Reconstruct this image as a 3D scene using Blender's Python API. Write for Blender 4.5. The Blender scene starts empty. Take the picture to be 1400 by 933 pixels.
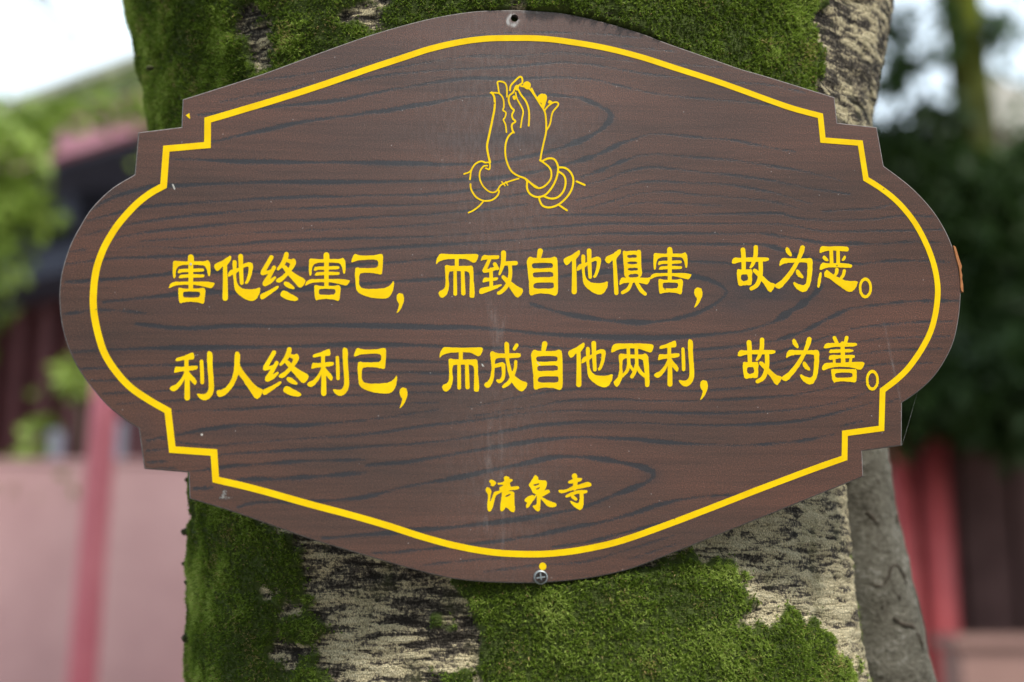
import bpy, math, random
import numpy as np
from mathutils import Vector, Matrix
from mathutils.geometry import delaunay_2d_cdt

# ------------------------------------------------------------------ camera, sky, sun, exposure
SC = bpy.context.scene
PITCH = math.radians(12.0)
CAM = Vector((0.0, 0.0, 1.45))
F = 50.0 / 36.0 * 1400.0                      # focal length in photo pixels
cam_data = bpy.data.cameras.new('camera')
cam_data.lens = 50.0; cam_data.sensor_width = 36.0
cam_data.clip_start = 0.02; cam_data.clip_end = 2000.0
cam = bpy.data.objects.new('camera', cam_data)
SC.collection.objects.link(cam)
cam.location = CAM
cam.rotation_euler = (math.pi / 2 + PITCH, 0.0, 0.0)
SC.camera = cam
cam_data.dof.use_dof = True
cam_data.dof.focus_distance = 0.98
cam_data.dof.aperture_fstop = 2.9
cam_data.dof.aperture_blades = 0

SUN_DIR = Vector((0.46, -0.74, 1.10)).normalized()      # towards the sun
world = bpy.data.worlds.new('World'); SC.world = world
world.use_nodes = True
wn = world.node_tree.nodes; wl = world.node_tree.links
wn.clear()
sky = wn.new('ShaderNodeTexSky'); sky.sky_type = 'NISHITA'; sky.sun_disc = False
sky.sun_elevation = math.asin(SUN_DIR.z)
sky.sun_rotation = math.atan2(SUN_DIR.x, SUN_DIR.y)
sky.air_density = 1.0; sky.dust_density = 6.0; sky.ozone_density = 1.0
bg = wn.new('ShaderNodeBackground'); bg.inputs['Strength'].default_value = 0.15
wo = wn.new('ShaderNodeOutputWorld')
# thin bright cloud cover with blue showing through, the same all the way round
wtc = wn.new('ShaderNodeTexCoord'); wno = wn.new('ShaderNodeTexNoise')
wno.inputs['Scale'].default_value = 2.2; wno.inputs['Detail'].default_value = 5
wl.new(wtc.outputs['Generated'], wno.inputs['Vector'])
wr = wn.new('ShaderNodeValToRGB'); wr.color_ramp.elements[0].position = 0.30; wr.color_ramp.elements[1].position = 0.62
wr.color_ramp.elements[0].color = (0.45, 0.45, 0.45, 1)
wl.new(wno.outputs['Fac'], wr.inputs['Fac'])
wm = wn.new('ShaderNodeMix'); wm.data_type = 'RGBA'
wl.new(wr.outputs['Color'], wm.inputs[0]); wl.new(sky.outputs['Color'], wm.inputs[6]); wm.inputs[7].default_value = (6.7, 7.8, 8.7, 1)
wl.new(wm.outputs[2], bg.inputs['Color']); wl.new(bg.outputs['Background'], wo.inputs['Surface'])

sun_data = bpy.data.lights.new('sun', 'SUN')
sun_data.energy = 3.4; sun_data.angle = math.radians(10.0); sun_data.color = (1.0, 0.95, 0.88)
sun = bpy.data.objects.new('sun', sun_data); SC.collection.objects.link(sun)
sun.rotation_euler = (-SUN_DIR).to_track_quat('-Z', 'Y').to_euler()

vs = SC.view_settings
vs.view_transform = 'Standard'; vs.look = 'None'; vs.gamma = 1.0; vs.use_curve_mapping = False
vs.exposure = 0.38
SC.cycles.use_denoising = True
SC.cycles.denoising_prefilter = 'ACCURATE'

# ------------------------------------------------------------------ helpers
rng = np.random.default_rng(7)
R_RIGHT = Vector((1, 0, 0))
R_FWD = Vector((0, math.cos(PITCH), math.sin(PITCH)))
R_UP = Vector((0, -math.sin(PITCH), math.cos(PITCH)))

def ray(px, py):
    return (R_FWD * F + R_RIGHT * (px - 700.0) + R_UP * (466.5 - py)).normalized()

def at_depth(px, py, Y):
    r = ray(px, py)
    return CAM + r * (Y / r.y)

def project(P):                               # world points (n,3) -> photo pixels
    d = np.asarray(P, float) - np.array(CAM)
    z = d @ np.array(R_FWD); x = d @ np.array(R_RIGHT); y = d @ np.array(R_UP)
    z = np.where(z < 0.05, 0.05, z)
    return 700.0 + F * x / z, 466.5 - F * y / z

def link(o, parent=None):
    SC.collection.objects.link(o)
    if parent is not None: o.parent = parent
    return o

def empty(name, loc, label, cat, group=None):
    o = bpy.data.objects.new(name, None); link(o); o.location = loc
    o.empty_display_size = 0.05
    o['label'] = label; o['category'] = cat
    if group: o['group'] = group
    return o

def mesh_obj(name, verts, faces, mat, parent=None, smooth=False):
    me = bpy.data.meshes.new(name)
    me.from_pydata([tuple(v) for v in verts], [], [tuple(f) for f in faces])
    me.validate(); me.update()
    if smooth:
        me.polygons.foreach_set('use_smooth', [True] * len(me.polygons))
    if mat: me.materials.append(mat)
    o = bpy.data.objects.new(name, me); link(o, parent)
    return o

def tri_mesh(name, verts, tris, mat, parent=None):
    me = bpy.data.meshes.new(name)
    verts = np.asarray(verts, np.float32); tris = np.asarray(tris, np.int32)
    me.vertices.add(len(verts)); me.vertices.foreach_set('co', verts.ravel())
    me.loops.add(tris.size); me.loops.foreach_set('vertex_index', tris.ravel())
    me.polygons.add(len(tris))
    k = tris.shape[1]
    me.polygons.foreach_set('loop_start', np.arange(0, tris.size, k, dtype=np.int32))
    me.polygons.foreach_set('loop_total', np.full(len(tris), k, np.int32))
    me.update(calc_edges=True); me.validate()
    if mat: me.materials.append(mat)
    o = bpy.data.objects.new(name, me); link(o, parent)
    return o

def float_attr(o, name, vals):
    a = o.data.attributes.new(name, 'FLOAT', 'POINT')
    a.data.foreach_set('value', np.asarray(vals, np.float32))

def struct(o):
    o['kind'] = 'structure'; return o

def boxes(name, lst, mat, parent=None):       # several boxes (x0,x1,y0,y1,z0,z1) in one mesh
    V, Fc = [], []
    for (x0, x1, y0, y1, z0, z1) in lst:
        b = len(V)
        V += [(x0,y0,z0),(x1,y0,z0),(x1,y1,z0),(x0,y1,z0),(x0,y0,z1),(x1,y0,z1),(x1,y1,z1),(x0,y1,z1)]
        Fc += [tuple(b+i for i in f) for f in ((0,3,2,1),(4,5,6,7),(0,1,5,4),(1,2,6,5),(2,3,7,6),(3,0,4,7))]
    return mesh_obj(name, V, Fc, mat, parent)

def tube(name, pts, radii, mat, parent=None, seg=16, noise_amp=0.0, seed=1, cap=True, fine=1):
    pts = [Vector(p) for p in pts]
    # resample with catmull-rom
    P, Rr = [], []
    for i in range(len(pts) - 1):
        p0 = pts[max(i-1,0)]; p1 = pts[i]; p2 = pts[i+1]; p3 = pts[min(i+2,len(pts)-1)]
        for k in range(fine):
            t = k / fine
            P.append(0.5*((2*p1)+(p2-p0)*t+(2*p0-5*p1+4*p2-p3)*t*t+(3*p1-p0-3*p2+p3)*t**3))
            Rr.append(radii[i]*(1-t)+radii[i+1]*t)
    P.append(pts[-1]); Rr.append(radii[-1])
    V, Fc = [], []
    n = len(P)
    ref = Vector((0.31, 0.17, 0.93))
    for i in range(n):
        T = (P[min(i+1,n-1)] - P[max(i-1,0)]).normalized()
        A = T.cross(ref)
        if A.length < 1e-3: A = T.cross(Vector((1,0,0)))
        A.normalize(); B = T.cross(A)
        for j in range(seg):
            a = 2*math.pi*j/seg
            V.append(P[i] + (A*math.cos(a)+B*math.sin(a))*Rr[i])
    for i in range(n-1):
        for j in range(seg):
            k = (j+1) % seg
            Fc.append((i*seg+j, i*seg+k, (i+1)*seg+k, (i+1)*seg+j))
    if cap:
        Fc.append(tuple(range(seg))[::-1]); Fc.append(tuple((n-1)*seg+j for j in range(seg)))
    V = np.array([tuple(v) for v in V])
    if noise_amp:
        c = np.repeat(np.array([tuple(p) for p in P]), seg, axis=0); nf_ = 30 if max(radii) > 0.004 else 240
        d = V - c; L = np.linalg.norm(d, axis=1, keepdims=True); L[L == 0] = 1
        V = V + d/L * (fbm(V*nf_, seed, 4)[:,None]-0.5) * 2*noise_amp
    return mesh_obj(name, V, Fc, mat, parent, smooth=True)

def _hash(ix, iy, iz, seed):
    h = (ix.astype(np.int64)*374761393 + iy.astype(np.int64)*668265263 + iz.astype(np.int64)*2147483647 + seed*974634777) & 0xFFFFFFFF
    h = ((h ^ (h >> 13)) * 1274126177) & 0xFFFFFFFF
    h = ((h ^ (h >> 16)) * 2246822519) & 0xFFFFFFFF
    return ((h ^ (h >> 15)) & 0xFFFFFF) / float(0xFFFFFF)

def vnoise(P, seed=0):
    P = np.asarray(P, float); i = np.floor(P).astype(np.int64); f = P - i
    u = f*f*(3-2*f)
    x, y, z = i[:,0], i[:,1], i[:,2]; ux, uy, uz = u[:,0], u[:,1], u[:,2]
    def L(a, b, t): return a + (b-a)*t
    r = []
    for dz in (0, 1):
        a = L(_hash(x,y,z+dz,seed), _hash(x+1,y,z+dz,seed), ux)
        b = L(_hash(x,y+1,z+dz,seed), _hash(x+1,y+1,z+dz,seed), ux)
        r.append(L(a, b, uy))
    return L(r[0], r[1], uz)

def fbm(P, seed=0, octv=4):
    P = np.asarray(P, float); s = 0; a = 0.5; t = 0
    for k in range(octv):
        s = s + a*vnoise(P*(2**k) + 17.3*k, seed+k*13); t += a; a *= 0.5
    return s/t

def sstep(a, b, x):
    t = np.clip((x-a)/(b-a), 0, 1); return t*t*(3-2*t)

def in_poly(px, py, poly):
    poly = np.asarray(poly, float); inside = np.zeros(len(px), bool); n = len(poly)
    for i in range(n):
        x1, y1 = poly[i]; x2, y2 = poly[(i+1) % n]
        if y1 == y2: continue
        c = ((y1 > py) != (y2 > py)) & (px < (x2-x1)*(py-y1)/(y2-y1)+x1)
        inside ^= c
    return inside

# ------------------------------------------------------------------ materials
def new_mat(name):
    m = bpy.data.materials.new(name); m.use_nodes = True
    nt = m.node_tree; b = nt.nodes['Principled BSDF']
    return m, nt.nodes, nt.links, b

def ramp(nodes, pts, interp='LINEAR'):
    r = nodes.new('ShaderNodeValToRGB'); r.color_ramp.interpolation = interp
    e = r.color_ramp.elements
    while len(e) < len(pts): e.new(0.5)
    for i, (p, c) in enumerate(pts):
        e[i].position = p
        e[i].color = (c[0], c[1], c[2], 1) if hasattr(c, '__len__') else (c, c, c, 1)
    return r

def noise(nodes, links, scale, detail=4, rough=0.55, vec=None, mapping=None, dist=0.0):
    n = nodes.new('ShaderNodeTexNoise'); n.inputs['Scale'].default_value = scale
    n.inputs['Detail'].default_value = detail; n.inputs['Roughness'].default_value = rough
    n.inputs['Distortion'].default_value = dist
    if vec is not None:
        if mapping:
            mp = nodes.new('ShaderNodeMapping'); mp.inputs['Scale'].default_value = mapping
            links.new(vec, mp.inputs['Vector']); vec = mp.outputs['Vector']
        links.new(vec, n.inputs['Vector'])
    return n

def mixc(nodes, links, fac, a, b, mode='MIX'):
    m = nodes.new('ShaderNodeMix'); m.data_type = 'RGBA'; m.blend_type = mode; m.clamp_factor = True
    if hasattr(fac, 'links'): links.new(fac, m.inputs[0])
    else: m.inputs[0].default_value = fac
    for i, v in ((6, a), (7, b)):
        if hasattr(v, 'links'): links.new(v, m.inputs[i])
        else: m.inputs[i].default_value = (v[0], v[1], v[2], 1)
    return m.outputs[2]

def math_node(nodes, links, op, a, b=None, clamp=False):
    m = nodes.new('ShaderNodeMath'); m.operation = op; m.use_clamp = clamp
    for i, v in ((0, a), (1, b)):
        if v is None: continue
        if hasattr(v, 'links'): links.new(v, m.inputs[i])
        else: m.inputs[i].default_value = v
    return m.outputs[0]

def bump(nodes, links, bsdf, height, strength, dist):
    b = nodes.new('ShaderNodeBump'); b.inputs['Strength'].default_value = strength
    b.inputs['Distance'].default_value = dist
    links.new(height, b.inputs['Height']); links.new(b.outputs['Normal'], bsdf.inputs['Normal'])

def simple_mat(name, c1, c2, scale=20, rough=0.7, bump_s=0.2, bump_d=0.002, spec=0.3, mapping=None):
    m, n, l, b = new_mat(name)
    tc = n.new('ShaderNodeTexCoord')
    nz = noise(n, l, scale, 6, 0.6, tc.outputs['Object'], mapping)
    r = ramp(n, [(0.3, c1), (0.7, c2)]); l.new(nz.outputs['Fac'], r.inputs['Fac'])
    l.new(r.outputs['Color'], b.inputs['Base Color'])
    b.inputs['Roughness'].default_value = rough; b.inputs['Specular IOR Level'].default_value = spec
    bump(n, l, b, nz.outputs['Fac'], bump_s, bump_d)
    return m

def board_mat():
    m, n, l, b = new_mat('sign_woodgrain')
    tc = n.new('ShaderNodeTexCoord'); obj = tc.outputs['Object']
    g = n.new('ShaderNodeAttribute'); g.attribute_name = 'grain'
    gw = n.new('ShaderNodeAttribute'); gw.attribute_name = 'haze_grain'
    st = n.new('ShaderNodeAttribute'); st.attribute_name = 'stain'
    # ragged edge of each grain line, drawn out along the board
    rag = noise(n, l, 260, 5, 0.65, obj, (0.22, 1.6, 1.0))
    rag2 = noise(n, l, 1100, 3, 0.7, obj, (0.75, 1.0, 1.0))
    d = math_node(n, l, 'ADD', g.outputs['Fac'], math_node(n, l, 'MULTIPLY', math_node(n, l, 'SUBTRACT', rag.outputs['Fac'], 0.5), 3.4))
    d = math_node(n, l, 'ADD', d, math_node(n, l, 'MULTIPLY', math_node(n, l, 'SUBTRACT', rag2.outputs['Fac'], 0.5), 10.0))
    lr = ramp(n, [(0.0, 1.0), (1.0, 0.0)], 'EASE')
    mr = n.new('ShaderNodeMapRange'); mr.inputs['From Min'].default_value = -0.7; mr.inputs['From Max'].default_value = 1.0
    l.new(d, mr.inputs['Value']); l.new(mr.outputs['Result'], lr.inputs['Fac'])
    line = math_node(n, l, 'MULTIPLY', lr.outputs['Color'], 0.9)
    hz = math_node(n, l, 'MULTIPLY', gw.outputs['Fac'], math_node(n, l, 'ADD', 0.45, rag.outputs['Fac']), True)
    line = math_node(n, l, 'MAXIMUM', line, math_node(n, l, 'MULTIPLY', hz, 0.85))
    # brown ground with slow drift
    slow = noise(n, l, 9, 3, 0.5, obj, (0.6, 2.2, 1))
    brown = ramp(n, [(0.30, (0.049, 0.023, 0.0145)), (0.5, (0.070, 0.0285, 0.0165)), (0.70, (0.085, 0.0315, 0.0175))])
    l.new(slow.outputs['Fac'], brown.inputs['Fac'])
    col = mixc(n, l, line, brown.outputs['Color'], (0.0085, 0.0110, 0.0155))
    fs = noise(n, l, 300, 4, 0.65, obj, (0.03, 1.0, 1.0), 0.4)      # hair-fine streaks between the main lines
    fsr = ramp(n, [(0.36, 0.78), (0.5, 1.0), (0.64, 1.12)]); l.new(fs.outputs['Fac'], fsr.inputs['Fac'])
    col = mixc(n, l, 1.0, col, fsr.outputs['Color'], 'MULTIPLY')
    # speckle of the textured coating
    sp = noise(n, l, 1250, 3, 0.75, obj)
    spr = ramp(n, [(0.36, 0.45), (0.5, 0.92), (0.66, 2.1)]); l.new(sp.outputs['Fac'], spr.inputs['Fac'])
    col = mixc(n, l, 1.0, col, spr.outputs['Color'], 'MULTIPLY')
    # pale dust specks, the dried run marks and a painted centre sheen
    vo = n.new('ShaderNodeTexVoronoi'); vo.inputs['Scale'].default_value = 150; l.new(obj, vo.inputs['Vector'])
    vr = ramp(n, [(0.035, 1.0), (0.07, 0.0)]); l.new(vo.outputs['Distance'], vr.inputs['Fac'])
    vsel = n.new('ShaderNodeSeparateColor'); l.new(vo.outputs['Color'], vsel.inputs['Color'])
    sel = math_node(n, l, 'GREATER_THAN', vsel.outputs[0], 0.72)
    speck = math_node(n, l, 'MULTIPLY', vr.outputs['Color'], sel)
    col = mixc(n, l, math_node(n, l, 'MULTIPLY', speck, 0.55), col, (0.42, 0.40, 0.38))
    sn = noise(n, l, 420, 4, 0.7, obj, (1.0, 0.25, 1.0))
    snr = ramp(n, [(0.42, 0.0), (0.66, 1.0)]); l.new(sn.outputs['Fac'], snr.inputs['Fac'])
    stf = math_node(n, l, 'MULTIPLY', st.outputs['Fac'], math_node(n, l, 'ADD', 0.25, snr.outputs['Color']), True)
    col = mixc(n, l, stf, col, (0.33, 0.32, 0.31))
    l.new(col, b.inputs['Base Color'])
    rr = ramp(n, [(0.3, 0.28), (0.7, 0.38)]); l.new(slow.outputs['Fac'], rr.inputs['Fac'])
    l.new(rr.outputs['Color'], b.inputs['Roughness'])
    b.inputs['Specular IOR Level'].default_value = 0.7
    h = math_node(n, l, 'ADD', math_node(n, l, 'MULTIPLY', sp.outputs['Fac'], 1.0), math_node(n, l, 'MULTIPLY', line, -0.25))
    bump(n, l, b, h, 0.5, 0.0003)
    return m

def paint_mat():
    m, n, l, b = new_mat('yellow_paint')
    tc = n.new('ShaderNodeTexCoord'); obj = tc.outputs['Object']
    nz = noise(n, l, 60, 5, 0.6, obj)
    r = ramp(n, [(0.3, (0.72, 0.47, 0.001)), (0.7, (0.86, 0.595, 0.002))]); l.new(nz.outputs['Fac'], r.inputs['Fac'])
    vo = n.new('ShaderNodeTexVoronoi'); vo.inputs['Scale'].default_value = 110; l.new(obj, vo.inputs['Vector'])
    vr = ramp(n, [(0.05, 1.0), (0.09, 0.0)]); l.new(vo.outputs['Distance'], vr.inputs['Fac'])
    vsel = n.new('ShaderNodeSeparateColor'); l.new(vo.outputs['Color'], vsel.inputs['Color'])
    f = math_node(n, l, 'MULTIPLY', vr.outputs['Color'], math_node(n, l, 'GREATER_THAN', vsel.outputs[1], 0.84))
    col = mixc(n, l, math_node(n, l, 'MULTIPLY', f, 0.75), r.outputs['Color'], (0.12, 0.08, 0.04))
    l.new(col, b.inputs['Base Color']); b.inputs['Roughness'].default_value = 0.5
    b.inputs['Specular IOR Level'].default_value = 0.12
    nz2 = noise(n, l, 900, 2, 0.6, obj)
    bump(n, l, b, nz2.outputs['Fac'], 0.3, 0.0001)
    return m

def bark_mat():
    m, n, l, b = new_mat('pale_cracked_bark')
    uv = n.new('ShaderNodeUVMap'); uv.uv_map = 'UVMap'; U = uv.outputs['UV']
    mo = n.new('ShaderNodeAttribute'); mo.attribute_name = 'moss'
    to = n.new('ShaderNodeAttribute'); to.attribute_name = 'tone'
    h1 = noise(n, l, 1.0, 6, 0.62, U, (26, 210, 1), 0.4)      # horizontal flaking
    h2 = noise(n, l, 1.0, 5, 0.65, U, (330, 300, 1), 0.3)     # short vertical flecks
    h3 = noise(n, l, 1.0, 4, 0.6, U, (16, 20, 1), 0.8)        # patches
    s = math_node(n, l, 'ADD', math_node(n, l, 'MULTIPLY', math_node(n, l, 'SUBTRACT', h1.outputs['Fac'], 0.12), 0.82), math_node(n, l, 'MULTIPLY', h2.outputs['Fac'], 0.56))
    s = math_node(n, l, 'ADD', s, math_node(n, l, 'MULTIPLY', h3.outputs['Fac'], 0.30))
    s = math_node(n, l, 'ADD', s, math_node(n, l, 'MULTIPLY', math_node(n, l, 'SUBTRACT', to.outputs['Fac'], 0.5), 0.30))
    wv = n.new('ShaderNodeMapping'); wv.inputs['Scale'].default_value = (34, 190, 1); l.new(U, wv.inputs['Vector'])
    wc = noise(n, l, 1.0, 3, 0.6, U, (70, 110, 1))
    wadd = n.new('ShaderNodeVectorMath'); wadd.operation = 'MULTIPLY_ADD'
    l.new(wc.outputs['Color'], wadd.inputs[0]); wadd.inputs[1].default_value = (1.1, 1.8, 0); l.new(wv.outputs['Vector'], wadd.inputs[2])
    ve = n.new('ShaderNodeTexVoronoi'); ve.feature = 'DISTANCE_TO_EDGE'; ve.inputs['Scale'].default_value = 1.0; l.new(wadd.outputs[0], ve.inputs['Vector'])
    vc = n.new('ShaderNodeTexVoronoi'); vc.inputs['Scale'].default_value = 1.0; l.new(wadd.outputs[0], vc.inputs['Vector'])
    vcs = n.new('ShaderNodeSeparateColor'); l.new(vc.outputs['Color'], vcs.inputs['Color'])
    crk = ramp(n, [(0.0, 0.0), (0.09, 1.0)]); l.new(ve.outputs['Distance'], crk.inputs['Fac'])
    s = math_node(n, l, 'ADD', s, math_node(n, l, 'MULTIPLY', math_node(n, l, 'SUBTRACT', vcs.outputs[0], 0.5), 0.15))
    s = math_node(n, l, 'ADD', s, math_node(n, l, 'MULTIPLY', math_node(n, l, 'SUBTRACT', crk.outputs['Color'], 1.0), 0.07))
    cr = ramp(n, [(0.57, (0.026, 0.021, 0.016)), (0.66, (0.125, 0.106, 0.082)), (0.70, (0.25, 0.21, 0.145)), (0.735, (0.55, 0.47, 0.285)), (0.92, (0.70, 0.62, 0.41))])
    l.new(s, cr.inputs['Fac'])
    fine = noise(n, l, 1.0, 3, 0.7, U, (900, 700, 1))
    fr = ramp(n, [(0.36, 0.45), (0.64, 1.5)]); l.new(fine.outputs['Fac'], fr.inputs['Fac'])
    col = mixc(n, l, 1.0, cr.outputs['Color'], fr.outputs['Color'], 'MULTIPLY')
    # algae tint and the soil-dark mat under moss
    al = noise(n, l, 1.0, 4, 0.6, U, (30, 22, 1))
    alr = ramp(n, [(0.55, 0.0), (0.75, 0.55)]); l.new(al.outputs['Fac'], alr.inputs['Fac'])
    col = mixc(n, l, alr.outputs['Color'], col, (0.10, 0.11, 0.035))
    mf = ramp(n, [(0.25, 0.0), (0.6, 1.0)]); l.new(mo.outputs['Fac'], mf.inputs['Fac'])
    col = mixc(n, l, mf.outputs['Color'], col, (0.075, 0.105, 0.022))
    l.new(col, b.inputs['Base Color']); b.inputs['Roughness'].default_value = 0.85
    b.inputs['Specular IOR Level'].default_value = 0.2
    bump(n, l, b, s, 1.0, 0.010)
    return m

def moss_mat():
    m, n, l, b = new_mat('green_moss')
    t = n.new('ShaderNodeAttribute'); t.attribute_name = 'tint'
    r = ramp(n, [(0.0, (0.050, 0.085, 0.010)), (0.3, (0.130, 0.205, 0.022)), (0.6, (0.245, 0.355, 0.046)), (0.93, (0.50, 0.60, 0.16)), (1.0, (0.45, 0.34, 0.15))])
    l.new(t.outputs['Fac'], r.inputs['Fac']); l.new(r.outputs['Color'], b.inputs['Base Color'])
    b.inputs['Roughness'].default_value = 0.6; b.inputs['Specular IOR Level'].default_value = 0.25
    tr = n.new('ShaderNodeBsdfTranslucent'); l.new(r.outputs['Color'], tr.inputs['Color'])
    mx = n.new('ShaderNodeMixShader'); mx.inputs[0].default_value = 0.45
    l.new(b.outputs[0], mx.inputs[1]); l.new(tr.outputs[0], mx.inputs[2])
    l.new(mx.outputs[0], n['Material Output'].inputs['Surface'])
    return m

def leaf_mat(name, c1, c2, c3):
    m, n, l, b = new_mat(name)
    t = n.new('ShaderNodeAttribute'); t.attribute_name = 'tint'
    r = ramp(n, [(0.0, c1), (0.6, c2), (1.0, c3)])
    l.new(t.outputs['Fac'], r.inputs['Fac']); l.new(r.outputs['Color'], b.inputs['Base Color'])
    b.inputs['Roughness'].default_value = 0.5; b.inputs['Specular IOR Level'].default_value = 0.3
    tr = n.new('ShaderNodeBsdfTranslucent'); l.new(r.outputs['Color'], tr.inputs['Color'])
    mx = n.new('ShaderNodeMixShader'); mx.inputs[0].default_value = 0.35
    l.new(b.outputs[0], mx.inputs[1]); l.new(tr.outputs[0], mx.inputs[2])
    l.new(mx.outputs[0], n['Material Output'].inputs['Surface'])
    return m

M = {}
M['board'] = board_mat(); M['paint'] = paint_mat(); M['bark'] = bark_mat(); M['moss'] = moss_mat()
M['edge'] = simple_mat('sign_edge', (0.10, 0.085, 0.08), (0.22, 0.20, 0.19), 300, 0.6, 0.3, 0.0003)
M['steel'] = simple_mat('dull_zinc', (0.13, 0.15, 0.155), (0.30, 0.33, 0.34), 400, 0.42, 0.3, 0.0002, 0.5)
M['steel'].node_tree.nodes['Principled BSDF'].inputs['Metallic'].default_value = 0.25
M['recess'] = simple_mat('rusty_recess', (0.015, 0.014, 0.013), (0.03, 0.026, 0.022), 500, 0.8)
M['residue'] = simple_mat('chalky_residue', (0.35, 0.34, 0.31), (0.55, 0.54, 0.50), 900, 0.9)
M['orange_bark'] = simple_mat('orange_bark', (0.22, 0.075, 0.025), (0.50, 0.22, 0.085), 180, 0.8, 0.5, 0.001)
M['grey_bark'] = simple_mat('smooth_grey_bark', (0.105, 0.10, 0.078), (0.19, 0.18, 0.145), 55, 0.85, 0.6, 0.002, 0.2)
def stem_mat():
    m, n, l, b = new_mat('grey_brown_stem_bark')
    tc = n.new('ShaderNodeTexCoord'); o = tc.outputs['Object']
    a = noise(n, l, 26, 5, 0.6, o, (1, 1, 0.6)); c = noise(n, l, 260, 4, 0.75, o); d = noise(n, l, 90, 5, 0.7, o, (1, 1, 2.2), 1.2)
    v = math_node(n, l, 'ADD', math_node(n, l, 'MULTIPLY', a.outputs['Fac'], 0.35), math_node(n, l, 'MULTIPLY', c.outputs['Fac'], 0.35))
    v = math_node(n, l, 'ADD', v, math_node(n, l, 'MULTIPLY', d.outputs['Fac'], 0.30))
    r = ramp(n, [(0.38, (0.030, 0.026, 0.019)), (0.46, (0.105, 0.096, 0.074)), (0.54, (0.160, 0.150, 0.120)), (0.62, (0.31, 0.30, 0.26))])
    l.new(v, r.inputs['Fac']); l.new(r.outputs['Color'], b.inputs['Base Color'])
    b.inputs['Roughness'].default_value = 0.9; b.inputs['Specular IOR Level'].default_value = 0.15
    bump(n, l, b, v, 1.0, 0.012)
    return m
M['stem'] = stem_mat()
M['scar'] = simple_mat('dark_bark_scar', (0.025, 0.02, 0.014), (0.07, 0.055, 0.04), 260, 0.9, 0.6, 0.001)
M['web'] = simple_mat('spider_silk', (0.6, 0.6, 0.6), (0.7, 0.7, 0.7), 50, 0.4)
M['lump'] = simple_mat('dark_moss_lump', (0.02, 0.022, 0.008), (0.06, 0.065, 0.02), 300, 0.9, 0.8, 0.002)
M['redwash'] = simple_mat('weathered_red_limewash', (0.40, 0.225, 0.225), (0.60, 0.37, 0.36), 1.3, 0.8, 0.1, 0.004)
M['palewash'] = simple_mat('pale_red_plinth', (0.24, 0.14, 0.12), (0.33, 0.20, 0.17), 1.6, 0.85, 0.1, 0.004)
M['pinkpost'] = simple_mat('faded_pink_paint', (0.50, 0.125, 0.155), (0.60, 0.19, 0.215), 5, 0.5)
M['redpost'] = simple_mat('red_column_paint', (0.46, 0.075, 0.08), (0.60, 0.12, 0.12), 5, 0.45)
M['darkwood'] = simple_mat('dark_red_timber', (0.10, 0.034, 0.036), (0.16, 0.055, 0.055), 8, 0.7)
M['brownwood'] = simple_mat('brown_timber', (0.085, 0.042, 0.038), (0.14, 0.075, 0.068), 6, 0.75)
M['bluebeam'] = simple_mat('painted_slate_beam', (0.06, 0.07, 0.105), (0.11, 0.12, 0.17), 4, 0.6)
M['pinkfascia'] = simple_mat('faded_pink_fascia', (0.52, 0.20, 0.26), (0.66, 0.32, 0.37), 2.0, 0.7)
M['tile'] = simple_mat('pale_roof_tile', (0.30, 0.29, 0.25), (0.44, 0.42, 0.37), 3.0, 0.8)
M['mosstile'] = simple_mat('mossy_roof_tile', (0.10, 0.14, 0.045), (0.22, 0.24, 0.11), 2.5, 0.85)
M['ground'] = simple_mat('stone_paving', (0.16, 0.14, 0.125), (0.28, 0.25, 0.22), 2.0, 0.85, 0.2, 0.01)
M['branch'] = simple_mat('brown_branch', (0.06, 0.048, 0.034), (0.12, 0.10, 0.07), 14, 0.9, 0.6, 0.01)
M['mosstrunk'] = simple_mat('moss_stained_trunk', (0.035, 0.04, 0.012), (0.16, 0.19, 0.012), 1.6, 0.9, 0.6, 0.01)
M['leaf_light'] = leaf_mat('light_leaf', (0.12, 0.19, 0.026), (0.23, 0.33, 0.052), (0.38, 0.48, 0.12))
M['leaf_dark'] = leaf_mat('dark_leaf', (0.016, 0.036, 0.010), (0.034, 0.070, 0.016), (0.06, 0.10, 0.024))
M['leaf_mid'] = leaf_mat('mid_leaf', (0.025, 0.055, 0.010), (0.05, 0.11, 0.020), (0.10, 0.16, 0.035))

# ------------------------------------------------------------------ ground and courtyard behind
g = struct(mesh_obj('ground', [(-400,-400,0),(400,-400,0),(400,400,0),(-400,400,0)], [(0,1,2,3)], M['ground']))

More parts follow.
